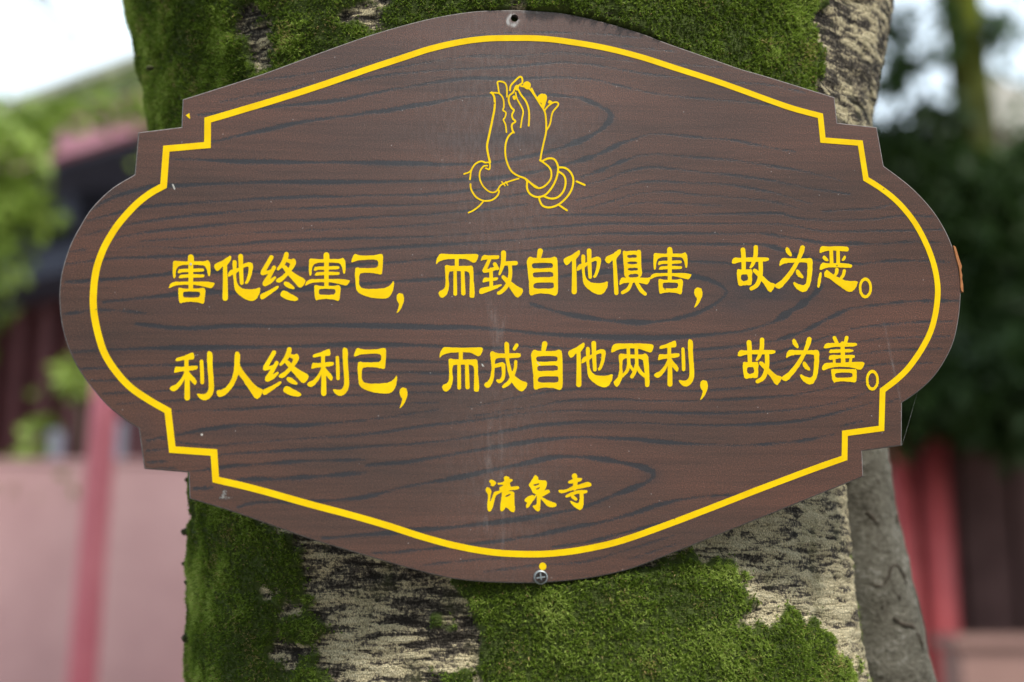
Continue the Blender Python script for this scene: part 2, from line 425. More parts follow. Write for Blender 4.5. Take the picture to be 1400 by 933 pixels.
def leaves_mesh(name, blobs, n, size, mat, parent, seed, flat=0.5):
    r = np.random.default_rng(seed)
    w = np.array([b[3]*b[4]*b[5] for b in blobs]); w = w/w.sum()
    idx = r.choice(len(blobs), n, p=w)
    B = np.array(blobs)[idx]
    d = r.normal(size=(n,3)); d /= np.linalg.norm(d, axis=1, keepdims=True)
    rad = r.random(n)**0.45
    # leaves gather into sprays, so gaps open between them
    c = B[:,:3] + d*rad[:,None]*B[:,3:6]
    keep = fbm(c*2.4/ (size*14), seed, 3) > 0.42
    c = c[keep]; n = len(c)
    ax = r.normal(size=(n,3)); ax[:,2] -= flat; ax /= np.linalg.norm(ax, axis=1, keepdims=True)
    q = np.cross(ax, r.normal(size=(n,3))); q /= np.linalg.norm(q, axis=1, keepdims=True)
    nn = np.cross(ax, q)
    L = size*(0.6+0.8*r.random(n))[:,None]; W = L*0.24
    V = np.stack([c, c+ax*L*0.45+q*W+nn*W*0.25, c+ax*L, c+ax*L*0.45-q*W+nn*W*0.25], 1).reshape(-1,3)
    T = (np.arange(n)*4)[:,None,None] + np.array([[0,1,2],[0,2,3]])[None]
    o = tri_mesh(name, V, T.reshape(-1,3), mat, parent)
    tint = np.clip(0.25+0.5*r.random(n) + (fbm(c*1.3, seed+5, 2)-0.5)*0.7, 0, 1)
    float_attr(o, 'tint', np.repeat(tint, 4))
    return o

def blob(px, py, Y, rx, ry, rz):
    p = at_depth(px, py, Y); return (p.x, p.y, p.z, rx, ry, rz)

# perimeter wall, red limewash, with a coping
wl_y = 6.0
zt = at_depth(120, 628, wl_y).z
wall = empty('perimeter_wall', (-2.2, wl_y, 0), 'weathered pinkish red plastered courtyard wall below the timber hall', 'wall')
boxes('plaster_face', [(-3.4, 1.72, 0, 0.22, 0, zt-0.02)], M['redwash'], wall)
boxes('coping', [(-3.41, 1.73, -0.01, 0.23, zt-0.018, zt)], M['redwash'], wall)
# pink pole in front of it
pb = at_depth(112, 930, 5.2); pt = at_depth(150, 470, 5.2)
pdir = (pt-pb)/(pt.z-pb.z)
pole = empty('pink_pole', (pb.x - pdir.x*pb.z, 5.2, 0), 'slim pink painted pole leaning before the red plastered wall', 'pole')
pr = 19/F*5.3
tube('shaft', [(0,0,0),(pdir.x*1.3, pdir.y*1.3, 1.3),(pdir.x*2.5, pdir.y*2.5, 2.5)], [pr*1.05,pr,pr*0.95], M['pinkpost'], pole, seg=24, fine=3)
tube('base_collar', [(0,0,0.0),(0,0,0.05)], [pr*1.9,pr*1.7], M['pinkpost'], pole, seg=24)

# timber hall on the left, its eave running away from the tree
ez = 4.62                                       # eave height
hall = empty('temple_hall', (-2.17, 8.5, 0), 'dark red timber hall with pink eave board and mossy tiled roof', 'building')
hall.rotation_euler = (0, 0, math.radians(-36))
wy = 1.05; zb1 = 4.12                           # wall set back under the eave
boxes('wall', [(-7.5, 3.0, wy+0.1, wy+0.3, 0, zb1)], M['darkwood'], hall)
for i in range(28):
    x = -7.3 + i*0.36
    boxes('door_slat', [(x, x+0.12, wy-0.005, wy+0.098, 0.6, zb1-0.1)], M['darkwood'], hall)
for x in (-6.2, -3.4, -0.95, 2.4):
    tube('column', [(x,wy-0.28,0),(x,wy-0.28,zb1*0.5),(x,wy-0.28,zb1-0.002)], [0.17,0.165,0.155], M['darkwood'], hall, seg=20)
paper = simple_mat('pale_window_paper', (0.40,0.38,0.44),(0.52,0.50,0.56),3)
for x in (-5.2, -3.95, -2.55, -1.83, -0.35, 0.7):
    boxes('window_panel', [(x, x+0.235, wy+0.02, wy+0.085, 2.35, 3.05)], paper, hall)
boxes('beam', [(-7.6, 3.1, wy-0.42, wy+0.28, zb1, zb1+0.22)], M['bluebeam'], hall)
for i in range(13):
    x = -7.3 + i*0.82
    boxes('bracket', [(x, x+0.22, wy-0.72, wy+0.2, zb1+0.222, ez-0.06)], M['bluebeam'], hall)
boxes('eave_soffit', [(-7.9, 3.3, -0.05, wy+0.35, ez-0.055, ez)], M['bluebeam'], hall)
boxes('fascia', [(-7.95, 3.35, -0.12, -0.03, ez-0.02, ez+0.26)], M['pinkfascia'], hall)
y2, z2 = 2.3, ez+1.75
rf = mesh_obj('roof', [(-7.98,-0.18,ez+0.262),(3.38,-0.18,ez+0.262),(3.38,y2,z2),(-7.98,y2,z2),
                       (-7.98,-0.18,ez+0.36),(3.38,-0.18,ez+0.36),(3.38,y2,z2+0.1),(-7.98,y2,z2+0.1)],
              [(0,3,2,1),(4,5,6,7),(0,1,5,4),(1,2,6,5),(2,3,7,6),(3,0,4,7)], M['mosstile'], hall)
for i in range(38):
    x = -7.85 + i*0.295
    tube('tile_ridge', [(x,-0.2,ez+0.37),(x,1.0,(ez+0.36+z2+0.1)/2-0.03),(x,y2-0.05,z2+0.1)], [0.05,0.05,0.05], M['mosstile'], rf, seg=8)
boxes('ridge_cap', [(-8.0, 3.4, y2-0.12, y2+0.2, z2+0.05, z2+0.34)], M['tile'], rf)

# hall on the right: red posts, brown boards, pale plinth
rh = empty('side_hall', (at_depth(1300, 879, 7.0).x, 7.0, 0), 'brown boarded side hall with red posts behind the grey stem', 'building')
x0 = at_depth(1222, 800, 7.0).x - rh.location.x; zr = at_depth(1300, 560, 7.0).z
boxes('wall', [(x0-0.1, 4.2, 0.25, 0.42, 0, zr)], M['brownwood'], rh)
for i in range(14):
    x = x0 + 0.42 + i*0.27
    boxes('wall_board', [(x, x+0.235, 0.20, 0.249, 0.5, zr-0.02)], M['brownwood'], rh)
for (pxa, w) in ((1243, 0.068), (1291, 0.072)):
    xc = at_depth(pxa, 800, 6.9).x - rh.location.x
    tube('post', [(xc,-0.05,0),(xc,-0.05,zr*0.5),(xc,-0.05,zr)], [w*1.03, w, w*0.97], M['redpost'], rh, seg=24)
boxes('beam', [(x0-0.2, 4.3, -0.16, 0.44, zr+0.002, zr+0.2)], M['brownwood'], rh)
boxes('red_panel', [(x0-0.08, x0+0.36, 0.12, 0.21, 0.3, zr-0.01)], M['darkwood'], rh)
pl = empty('courtyard_plinth', (at_depth(1390, 879, 6.2).x, 6.2, 0), 'low pale red plinth in front of the brown boarded hall', 'wall')
zp = at_depth(1380, 868, 6.2).z
boxes('plinth_face', [(-0.24, 3.0, 0, 0.3, 0, zp-0.05)], M['palewash'], pl)
boxes('plinth_cap', [(-0.27, 3.03, -0.03, 0.33, zp-0.048, zp)], M['palewash'], pl)

# trees and shrubs behind
def bg_tree(name, label, px, Y, trunk_pts, trunk_r, blobs, n, size, mat, seed, tm='branch', cat='tree', group=None, limbs=True):
    base = at_depth(px, 879, Y); base.z = 0
    t = empty(name, base, label, cat, group)
    pts = [Vector(p)-base for p in trunk_pts]
    tube('trunk', pts, trunk_r, M[tm], t, seg=18, noise_amp=0.02, seed=seed, fine=5)
    bl = [(b[0]-base.x, b[1]-base.y, b[2]-base.z, b[3], b[4], b[5]) for b in blobs]
    for k, b in enumerate(bl[:4] if limbs else []):
        q = Vector(b[:3]); s = pts[-2].lerp(pts[-1], 0.2+0.2*k)
        tube('limb', [s, s.lerp(q, 0.5)+Vector((0,0,0.1)), q], [trunk_r[-1]*0.8, trunk_r[-1]*0.5, trunk_r[-1]*0.25], M[tm], t, seg=8, fine=3)
    leaves_mesh('crown', bl, n, size, M[mat], t, seed)
    return t

bg_tree('mossy_courtyard_tree', 'dark leaved tree with moss green trunk rising behind the red posted hall', 1340, 8.4,
        [Vector((at_depth(1352,879,8.4).x, 8.4, 0)), at_depth(1350, 560, 8.4), at_depth(1345, 300, 8.4), at_depth(1324, 90, 8.4), at_depth(1310, -40, 8.4), at_depth(1300, -260, 8.0)],
        [0.2, 0.15, 0.13, 0.12, 0.125, 0.12],
        [blob(1240, 330, 8.2, 0.5, 0.4, 0.65), blob(1330, 350, 8.1, 0.5, 0.4, 0.62), blob(1400, 400, 8.2, 0.5, 0.4, 0.65),
         blob(1270, 470, 8.0, 0.5, 0.4, 0.45), blob(1375, 520, 7.9, 0.5, 0.35, 0.36), blob(1225, 220, 8.3, 0.36, 0.3, 0.40),
         blob(1300, 225, 8.3, 0.34, 0.3, 0.30), blob(1425, 280, 8.2, 0.3, 0.3, 0.3), blob(1160, 400, 8.3, 0.6, 0.4, 0.7), blob(1480, 450, 8.2, 0.6, 0.4, 0.7),
         blob(1220, 535, 6.6, 0.30, 0.3, 0.28), blob(1300, 525, 6.6, 0.34, 0.3, 0.26), blob(1390, 545, 6.6, 0.34, 0.3, 0.30), blob(1470, 550, 6.6, 0.3, 0.3, 0.3), blob(1290, 165, 8.3, 0.22, 0.25, 0.14), blob(1225, 140, 8.4, 0.14, 0.2, 0.14), blob(1385, 230, 8.2, 0.2, 0.25, 0.16)],
        19000, 0.12, 'leaf_dark', 21, 'mosstrunk', limbs=False)
ct = bpy.data.objects['mossy_courtyard_tree']
leaves_mesh('hanging_spray', [tuple(np.array(blob(px_, py_, 8.3, r_, 0.2, r_*1.2))-np.array((ct.location.x, ct.location.y, 0, 0, 0, 0))) for px_, py_, r_ in ((1225,40,0.13),(1262,85,0.10),(1240,110,0.14),(1290,20,0.12),(1290,90,0.12),(1350,40,0.10),(1352,110,0.10),(1385,20,0.16),(1345,165,0.14),(1268,140,0.2),(1225,150,0.2),(1305,160,0.24),(1230,190,0.2),(1280,200,0.22),(1360,190,0.22),(1400,210,0.2),(1395,120,0.08),(1225,90,0.14),(1345,250,0.2),(1225,125,0.2),(1255,135,0.16),(1330,120,0.16),(1290,120,0.14),(1390,185,0.16),(1320,60,0.08))], 4200, 0.10, M['leaf_mid'], ct, 27)['kind'] = 'stuff'
leaves_mesh('high_crown', [(x-ct.location.x, y-ct.location.y, z, 1.5, 1.3, 0.5) for x, y, z in ((2.2,5.2,6.6),(4.2,5.4,6.7),(3.2,7.0,6.7),(5.2,7.0,6.8),(1.6,7.2,6.9),(6.4,5.6,6.9),(3.4,3.8,6.4),(5.4,3.9,6.5))], 16000, 0.20, M['leaf_dark'], ct, 29)  # unseen crown spread overhead, added to shade the side hall and foliage
bg_tree('backing_tree', 'dense dark tree filling the view behind the moss green trunk', 1330, 11,
        [Vector((at_depth(1300,879,11).x, 11, 0)), at_depth(1300, 600, 11), at_depth(1310, 330, 11), at_depth(1300, 220, 11)],
        [0.2, 0.16, 0.12, 0.08],
        [blob(1240, 370, 11, 0.9, 0.7, 0.9), blob(1360, 390, 11, 0.8, 0.7, 0.9), blob(1300, 500, 11, 1.0, 0.7, 0.6), blob(1460, 420, 11, 0.8, 0.7, 1.1),
         blob(1140, 420, 11, 1.0, 0.7, 0.9), blob(1255, 225, 11, 0.5, 0.5, 0.45), blob(1330, 260, 11, 0.45, 0.5, 0.4), blob(1160, 250, 11, 0.5, 0.5, 0.7)],
        13000, 0.2, 'leaf_dark', 33)
# pale gable end seen between the leaves
gh = empty('far_pavilion', (at_depth(1470, 879, 16).x, 16, 0), 'far pavilion with pale sloping roof showing past the dark leaves', 'building')
zg = at_depth(1400, 215, 16).z; zg2 = at_depth(1370, 160, 16).z
boxes('wall', [(-0.5, 4.0, 0, 2.0, 0, zg-1.65)], M['redwash'], gh)
mesh_obj('roof', [(-0.72,-0.5,zg2+0.35),(4.5,-0.5,zg-1.2),(4.5,2.5,zg-1.2),(-0.72,2.5,zg2+0.35),(-0.72,-0.5,zg2-0.25),(4.5,-0.5,zg-1.6),(4.5,2.5,zg-1.6),(-0.72,2.5,zg2-0.25)],
         [(0,1,2,3),(7,6,5,4),(0,4,5,1),(1,5,6,2),(2,6,7,3),(3,7,4,0)], M['tile'], gh)

bg_tree('leafy_tree', 'light green leafy tree growing between the wall and the timber hall', 10, 7.2,
        [Vector((at_depth(-60,879,7.2).x, 7.2, 0)), at_depth(-50, 600, 7.2), at_depth(-30, 380, 7.2), at_depth(-10, 260, 7.2)],
        [0.09, 0.07, 0.05, 0.03],
        [blob(5, 205, 7.1, 0.25, 0.3, 0.18), blob(28, 285, 7.1, 0.22, 0.3, 0.14), blob(-60, 250, 7.2, 0.35, 0.3, 0.4), blob(0, 345, 7.1, 0.12, 0.2, 0.16),
         blob(-80, 420, 7.2, 0.3, 0.3, 0.3), blob(45, 165, 7.3, 0.2, 0.2, 0.12), blob(105, 150, 7.4, 0.2, 0.2, 0.08), blob(175, 140, 7.4, 0.18, 0.2, 0.12), blob(190, 215, 7.4, 0.07, 0.1, 0.06)],
        1500, 0.12, 'leaf_light', 41)
bg_tree('roadside_tree', 'pale green tree rising behind the tiled roof', 190, 14.0,
        [Vector((at_depth(230,879,14).x, 14, 0)), at_depth(230, 500, 14), at_depth(222, 250, 14), at_depth(215, 170, 14)],
        [0.2, 0.16, 0.12, 0.08],
        [blob(185, 125, 14, 0.35, 0.4, 0.28), blob(120, 150, 14, 0.45, 0.4, 0.22), blob(50, 165, 14, 0.6, 0.4, 0.22), blob(230, 90, 14, 0.4, 0.4, 0.5), blob(-40, 190, 14, 0.8, 0.5, 0.4)],
        2600, 0.18, 'leaf_light', 43)
# thin spray of leaves against the sky
bg_tree('overhanging_tree', 'thin leaved tree with sparse sprays against the white sky', -300, 8.0,
        [Vector((at_depth(-330,879,8).x, 8, 0)), at_depth(-330, 300, 8), at_depth(-260, -150, 8), at_depth(-60, -210, 8)],
        [0.16, 0.13, 0.10, 0.05],
        [blob(75, 0, 8, 0.16, 0.2, 0.10), blob(95, 45, 8, 0.12, 0.2, 0.14), blob(-60, -200, 8, 0.5, 0.5, 0.3), blob(110, -160, 8, 0.5, 0.4, 0.28)],
        420, 0.10, 'leaf_mid', 47)
for (tx, ty, lab, sd) in ((-3.3, -4.9, 'broad dark tree across the courtyard facing the curled left end of the sign', 71), (4.9, -3.6, 'broad dark tree across the courtyard facing the bark flake end of the sign', 73)):  # unseen trees added behind the camera to block sky reflected in the board
    t_ = empty('courtyard_tree', (tx, ty, 0), lab, 'tree')
    tube('trunk', [(0,0,0),(0.1,0,1.2),(0,0.1,2.6),(0.1,0,3.8)], [0.26,0.2,0.17,0.1], M['branch'], t_, seg=18, noise_amp=0.02, fine=5)
    leaves_mesh('crown', [(0,0,4.4,2.6,1.8,3.0),(-1.5,0.2,3.0,1.9,1.5,2.6),(1.2,-0.2,2.6,1.5,1.4,2.2),(-0.2,0,1.6,1.9,1.3,1.4)], 22000, 0.40, M['leaf_mid'], t_, sd)
# shrubs above the wall
for i, (px, py, Y, rx, rz, n) in enumerate(((40, 585, 6.6, 0.15, 0.18, 150), (110, 515, 6.7, 0.07, 0.08, 60), (20, 650, 5.9, 0.30, 0.07, 150))):
    b0 = at_depth(px, 879, Y); b0.z = 0
    s = empty('shrub', b0, ['rounded bright green shrub showing above the pink wall', 'small sprig of bright green leaves beside the pink pole', 'low spreading green shrub along the pink wall top'][i], 'shrub')
    c = at_depth(px, py, Y) - b0
    yb = 0.55 if Y < 6.2 else 0.0               # its stem stands behind the wall
    tube('stem', [(0,yb,0),(0.02,yb,c.z*0.5),(c.x,c.y+yb,c.z+0.05 if yb else c.z)], [0.02,0.015,0.008], M['branch'], s, seg=8, fine=3)
    leaves_mesh('foliage', [(c.x, c.y, c.z, rx, 0.2, rz)], n, 0.10, M['leaf_light'], s, 60+i)

# ------------------------------------------------------------------ the sign's plane
KX, KY = 0.089, 0.127                          # right edge and top edge lie farther away
c0 = CAM + ray(700, 410) * 0.955
ncam = Vector((KX, KY, 1.0)).normalized()      # in camera axes (right, up, back)
def cam2world(v): return R_RIGHT*v.x + R_UP*v.y - R_FWD*v.z
NRM = cam2world(ncam).normalized()
XAX = (R_RIGHT - NRM*R_RIGHT.dot(NRM)).normalized()
YAX = NRM.cross(XAX)
MB = Matrix(((XAX.x, YAX.x, NRM.x, c0.x), (XAX.y, YAX.y, NRM.y, c0.y), (XAX.z, YAX.z, NRM.z, c0.z), (0,0,0,1)))
MBI = MB.inverted()

def on_board(px, py):
    r = ray(px, py); t = (c0-CAM).dot(NRM)/r.dot(NRM)
    p = MBI @ (CAM + r*t)
    return (p.x, p.y)

def smooth_seg(pts, step=3.0):
    if len(pts) <= 2:
        return [pts[0]]
    P = [Vector(p) for p in pts]; out = []
    for i in range(len(P)-1):
        p0 = P[i-1] if i > 0 else P[i]*2-P[i+1]
        p3 = P[i+2] if i+2 < len(P) else P[i+1]*2-P[i]
        p1, p2 = P[i], P[i+1]
        k = max(2, int((p2-p1).length/step))
        for j in range(k):
            t = j/k
            out.append(tuple(0.5*((2*p1)+(p2-p0)*t+(2*p0-5*p1+4*p2-p3)*t*t+(3*p1-p0-3*p2+p3)*t**3)))
    return out

OUT = [
 [(249.5,136),(350,104),(400,86),(450,67.5),(500,50),(550,35),(600,23),(650,15.5),(700,13.7),(737,15),(775,19),(825,30),(875,45),(912,59),(975,81),(1012,94),(1050,105),(1141,133)],
 [(1141,133),(1145,168)], [(1145,168),(1199,174)], [(1199,174),(1208.5,227)],
 [(1208.5,227),(1225,239),(1245,255),(1265,275),(1282.5,297.5),(1297.5,325),(1308,355),(1313,383),(1313.7,405),(1311,435),(1304,467.5),(1291,495),(1275,517.5),(1255,536),(1233.5,551)],
 [(1233.5,551),(1233,609.5)], [(1233,609.5),(1179,617)], [(1179,617),(1180.5,652)],
 [(1180.5,652),(1121,676),(1073,695.5),(999,725),(928.6,753),(880,772),(848,782),(800,791.5),(740,797),(690,797),(650,795),(612,790),(562,778),(500,760),(425,737.5),(367,717),(312,698),(259,682)],
 [(259,682),(257.5,646)], [(257.5,646),(197,641)], [(197,641),(189.5,586)],
 [(189.5,586),(167,571),(142,550),(112.5,513),(95,480),(85,447.5),(81,412.5),(82.5,382.5),(88,358),(96,335),(107.5,312.5),(125,285),(152.5,258),(184,238.5)],
 [(184,238.5),(189,181)], [(189,181),(248,173.7)], [(248,173.7),(249.5,136)],
]
BORD = [
 [(284,164.5),(330,151),(380,136),(437.5,117.5),(500,96),(550,79.5),(587,67.5),(625,58.7),(662.5,53.5),(700,52.5),(737.5,53),(775,57),(825,65.5),(875,78),(925,94),(975,110),(1012,123),(1050,137),(1085,149),(1121.5,158.7)],
 [(1121.5,158.7),(1125,192)], [(1125,192),(1176,196)], [(1176,196),(1183.7,245)],
 [(1183.7,245),(1200,255),(1220,270),(1236,286),(1250,304),(1262,325),(1272,348),(1279,372),(1282,397.5),(1279.5,425),(1272.5,452.5),(1260,477.5),(1242.5,502.5),(1226,519),(1206.5,534)],
 [(1206.5,534),(1205,586)], [(1205,586),(1155,592.7)], [(1155,592.7),(1154.5,626.4)],
 [(1154.5,626.4),(1105,644),(1041,668),(976.8,693),(912.5,717.5),(848,740),(800,751),(765,756),(730,758),(680,756),(630,748),(580,735),(530,719),(480,704.5),(425,690),(350,669),(295,656)],
 [(295,656),(292.5,619)], [(292.5,619),(235.7,615)], [(235.7,615),(229.5,562)],
 [(229.5,562),(205,548),(180,531),(160,510),(142.5,482.5),(132.5,450),(128,422.5),(128,397.5),(131.5,370),(138.5,348),(147,330),(162.5,306),(185,281),(205,265),(223.7,254.5)],
 [(223.7,254.5),(227.5,203.7)], [(227.5,203.7),(283.7,198.7)], [(283.7,198.7),(284,164.5)],
]
def loop_pts(segs, step):
    out = []
    for s in segs: out += smooth_seg(s, step)
    return out

def offset_loop(P, d):                         # P closed (n,2), d scalar or (n,); positive = left of travel
    P = np.asarray(P, float); n = len(P)
    a = P - np.roll(P, 1, 0); b = np.roll(P, -1, 0) - P
    a /= np.linalg.norm(a, axis=1, keepdims=True); b /= np.linalg.norm(b, axis=1, keepdims=True)
    na = np.stack([-a[:,1], a[:,0]], 1); nb = np.stack([-b[:,1], b[:,0]], 1)
    m = na+nb; m /= np.linalg.norm(m, axis=1, keepdims=True)
    k = 1/np.clip((m*nb).sum(1), 0.45, 1)
    return P + m*(np.asarray(d)*k)[:,None] if np.ndim(d) else P + m*(d*k)[:,None]

outline_px = loop_pts(OUT, 4.0)
outline = np.array([on_board(*p) for p in outline_px])          # clockwise seen from the front
inset = offset_loop(outline, -0.0007)                           # right of travel = inwards
TH = 0.0055                                                     # board thickness

GRAIN = [  # traced grain lines: (half width in photo px, [(x,y),...])
 (1.2,[(350,110),(420,101),(500,87),(560,72),(620,62)]), (1.0,[(600,57),(660,48),(725,45),(800,46),(875,51)]),
 (1.4,[(520,96),(580,86),(650,76),(700,77),(750,73),(800,75),(870,85)]), (0.9,[(840,61),(887,67),(925,71)]),
 (0.9,[(920,87),(987,92)]), (0.9,[(987,112),(1050,116),(1100,127)]),
 (1.2,[(300,140),(380,124),(430,113)]),
 (2.0,[(350,128),(437,117),(500,107),(575,98),(640,94),(700,91),(762,86),(812,89),(875,100),(937,108)]),
 (3.0,[(270,158),(320,152),(375,146),(450,139),(525,125),(600,112),(650,107),(700,108),(762,106),(812,109),(862,121)]), (1.4,[(862,121),(912,131),(975,136),(1040,142),(1090,152)]),
 (3.6,[(287,195),(330,185),(380,174),(425,165),(500,155),(575,144),(637,133),(700,130),(750,130),(795,134)]),
 (5.2,[(795,134),(822,146),(836,158),(826,174),(800,190),(760,205)]),
 (4.0,[(760,205),(730,212),(667,223),(605,225),(530,223),(430,222),(330,221),(230,217)]),
 (3.6,[(110,292),(130,284),(155,270),(200,257),(240,254),(305,251),(380,249),(480,249),(580,248),(640,246),(700,241),(767,227)]),
 (4.2,[(767,227),(812,214),(850,196),(870,189)]), (1.8,[(870,189),(887,184),(912,184),(950,187),(1000,192),(1050,201),(1087,208)]),
 (2.4,[(117,303),(167,290),(205,282),(305,275),(380,270),(480,268),(580,266),(642,261),(700,254)]), (3.0,[(795,242),(820,234),(850,221),(872,214)]), (1.7,[(872,214),(900,211),(950,215),(1000,219),(1050,226),(1100,235),(1150,247)]),
 (2.0,[(105,325),(167,309),(230,298),(305,291),(380,286),(480,282),(580,280),(642,275),(730,263)]), (1.9,[(782,255),(825,247),(855,235),(887,229),(912,230),(975,237),(1050,246),(1100,257),(1162,265)]),
 (2.2,[(150,327),(205,317),(305,307),(380,302),(455,300),(555,295),(640,289),(720,279)]), (1.6,[(787,274),(825,265),(862,252),(900,247),(925,249),(987,252),(1050,262),(1110,279)]),
 (1.3,[(795,287),(837,275),(875,265),(912,262),(950,266),(1000,270),(1060,277),(1112,290)]), (1.2,[(845,282),(887,277),(937,279),(987,282)]),
 (1.2,[(190,330),(300,322),(417,315),(530,311),(640,303)]), (2.0,[(700,300),(750,295),(850,294),(925,294),(1050,292),(1075,294),(1100,300),(1175,301),(1237,295),(1275,296)]), (1.4,[(1125,289),(1200,284),(1222,277)]),
 (2.0,[(165,340),(192,337),(255,339),(330,334),(380,330),(480,326),(580,324),(655,319),(700,315),(750,311),(825,306),(900,306),(1050,306),(1090,310),(1125,316),(1200,316),(1287,314)]),
 (2.4,[(82,362),(140,355),(192,352),(305,348),(380,345),(480,342),(580,336),(680,330),(750,324),(825,320),(925,319),(1050,319)]), (2.6,[(1040,319),(1087,326),(1125,332),(1200,334)]), (1.4,[(1200,334),(1250,330),(1287,332)]),
 (4.0,[(90,386),(180,380),(255,372),(330,372),(430,367),(490,362),(555,358)]), (2.4,[(555,358),(655,346),(700,344),(750,340),(812,335),(925,334),(1050,334)]), (4.2,[(1030,334),(1060,338),(1090,350),(1125,357)]), (2.2,[(1125,357),(1175,361),(1212,357),(1250,356),(1300,359)]),
 (4.4,[(142,413),(205,406),(280,400),(355,400),(430,394),(480,390),(542,385),(605,381)]), (3.2,[(605,381),(680,370),(740,363),(800,360),(875,357),(925,357),(1000,360)]),
 (4.6,[(740,384),(800,374),(870,371),(930,375),(975,385),(994,399),(980,414),(955,427),(920,437)]), (4.4,[(920,437),(875,441),(812,436),(762,426),(725,415)]),
 (6.5,[(1122,392),(1107,408),(1082,425),(1058,440)]), (4.6,[(1058,440),(1030,449),(1000,455),(925,461),(875,462),(800,460),(737,456),(655,449),(580,447),(480,445),(380,446),(330,445),(255,449),(187,443)]),
 (2.8,[(1312,411),(1250,412)]), (2.0,[(1250,412),(1200,417),(1162,422)]), (3.6,[(1162,422),(1132,435),(1100,452),(1062,465)]), (2.2,[(1062,465),(1000,474),(950,479),(875,480),(762,476),(700,474)]), (4.2,[(700,476),(630,475),(530,471),(455,472),(380,474),(330,475),(255,476),(180,477),(97,481)]),
 (1.9,[(1302,440),(1250,441),(1200,445),(1162,450)]), (2.2,[(1162,450),(1132,460),(1100,470),(1050,484),(975,491),(925,495),(850,497),(775,495),(700,495)]), (3.0,[(700,495),(605,495),(555,494),(480,493),(380,498),(305,499),(205,500),(108,505)]),
 (1.7,[(1298,460),(1225,462),(1180,467),(1125,479),(1062,495),(1000,504),(900,511),(800,511),(700,507)]), (2.4,[(700,507),(605,510),(530,509),(442,512),(305,513),(180,519),(118,521)]),
 (1.4,[(1287,477),(1212,480),(1175,484),(1120,491),(1062,506),(1000,516),(950,520),(870,522),(760,521)]), (2.0,[(690,521),(620,524),(530,526),(455,528),(330,530),(255,533),(140,539)]),
 (1.3,[(1275,496),(1200,499),(1125,512),(1050,526),(980,533),(925,534),(850,532),(775,533),(725,540),(680,549),(640,557)]), (1.6,[(620,536),(542,537),(480,540),(380,543),(305,544),(205,550),(160,553)]),
 (1.8,[(1190,518),(1150,527),(1087,540),(1000,546),(900,549),(850,546),(787,547),(737,555),(690,562),(640,570)]), (1.7,[(600,550),(545,552),(455,554),(380,556),(325,560),(240,562)]),
 (1.9,[(1200,530),(1154,548),(1089,560),(993,565),(896,564),(830,562),(767,562),(705,567),(640,576),(580,583),(500,594),(412,600),(330,606),(287,610),(215,600)]),
 (1.3,[(600,560),(555,567),(500,574)]), (3.0,[(500,575),(450,579),(400,582),(350,580),(300,585),(257,592),(200,603)]),
 (2.4,[(1192,551),(1170,557),(1105,574),(1025,581),(929,581),(864,578),(805,577),(755,580),(700,588),(630,600),(567,607),(500,611),(400,616),(312,621),(297,624)]), (1.6,[(227,614),(192,618)]),
 (1.4,[(1180,576),(1150,583)]), (2.0,[(1141,594),(1089,604),(1040,608),(993,609)]), (3.4,[(993,609),(929,606),(864,601),(800,598),(755,600),(705,607),(630,620),(555,632),(500,637)]), (2.6,[(500,628),(400,632),(325,637),(262,645)]), (2.0,[(229,631),(197,633)]),
 (4.2,[(830,629),(792,625),(755,626),(705,636),(630,652),(555,666)]), (3.6,[(500,647),(400,654),(325,656)]), (3.0,[(290,666),(258,669)]),
 (5.0,[(800,625),(832,629),(862,635),(893,645),(888,657),(862,669),(832,681)]), (4.2,[(832,681),(792,695),(730,707),(655,717),(580,725),(480,733),(440,736)]),
 (3.2,[(555,666),(500,679),(425,686),(350,687),(325,694)]),
 (1.8,[(1009,676),(961,679)]), (3.4,[(961,679),(912,687),(864,703),(820,715),(780,722),(705,737),(630,746)]), (2.0,[(630,746),(555,754),(510,757)]),
 (2.2,[(912,713),(864,726),(800,742),(755,748)]), (1.5,[(690,764),(630,767),(575,773)]), (1.2,[(922,732),(860,751),(800,768),(740,772),(660,783)]), (1.0,[(930,742),(860,765)]),
 (1.2,[(196,642),(240,640)]), (1.6,[(93,344),(120,340)]), (2.4,[(85,430),(140,424),(200,428)]), (1.4,[(1230,545),(1200,556)]),
]
HAZE = [(690,190,75,11,0.6),(640,196,45,9,0.45),(1040,398,52,24,0.85),(1010,415,45,16,0.55),(1085,405,36,16,0.45),(1075,352,28,8,0.45),(880,412,90,16,0.18),(740,415,50,18,0.35),(830,162,12,14,0.4),
        (150,262,40,7,0.4),(120,470,40,18,0.25),(230,420,90,12,0.22),(330,590,70,9,0.35),(195,600,14,26,0.3),(890,650,14,12,0.4),(700,60,120,24,0.14),(700,120,60,40,0.14),(980,355,60,7,0.35),(520,400,90,10,0.15)]

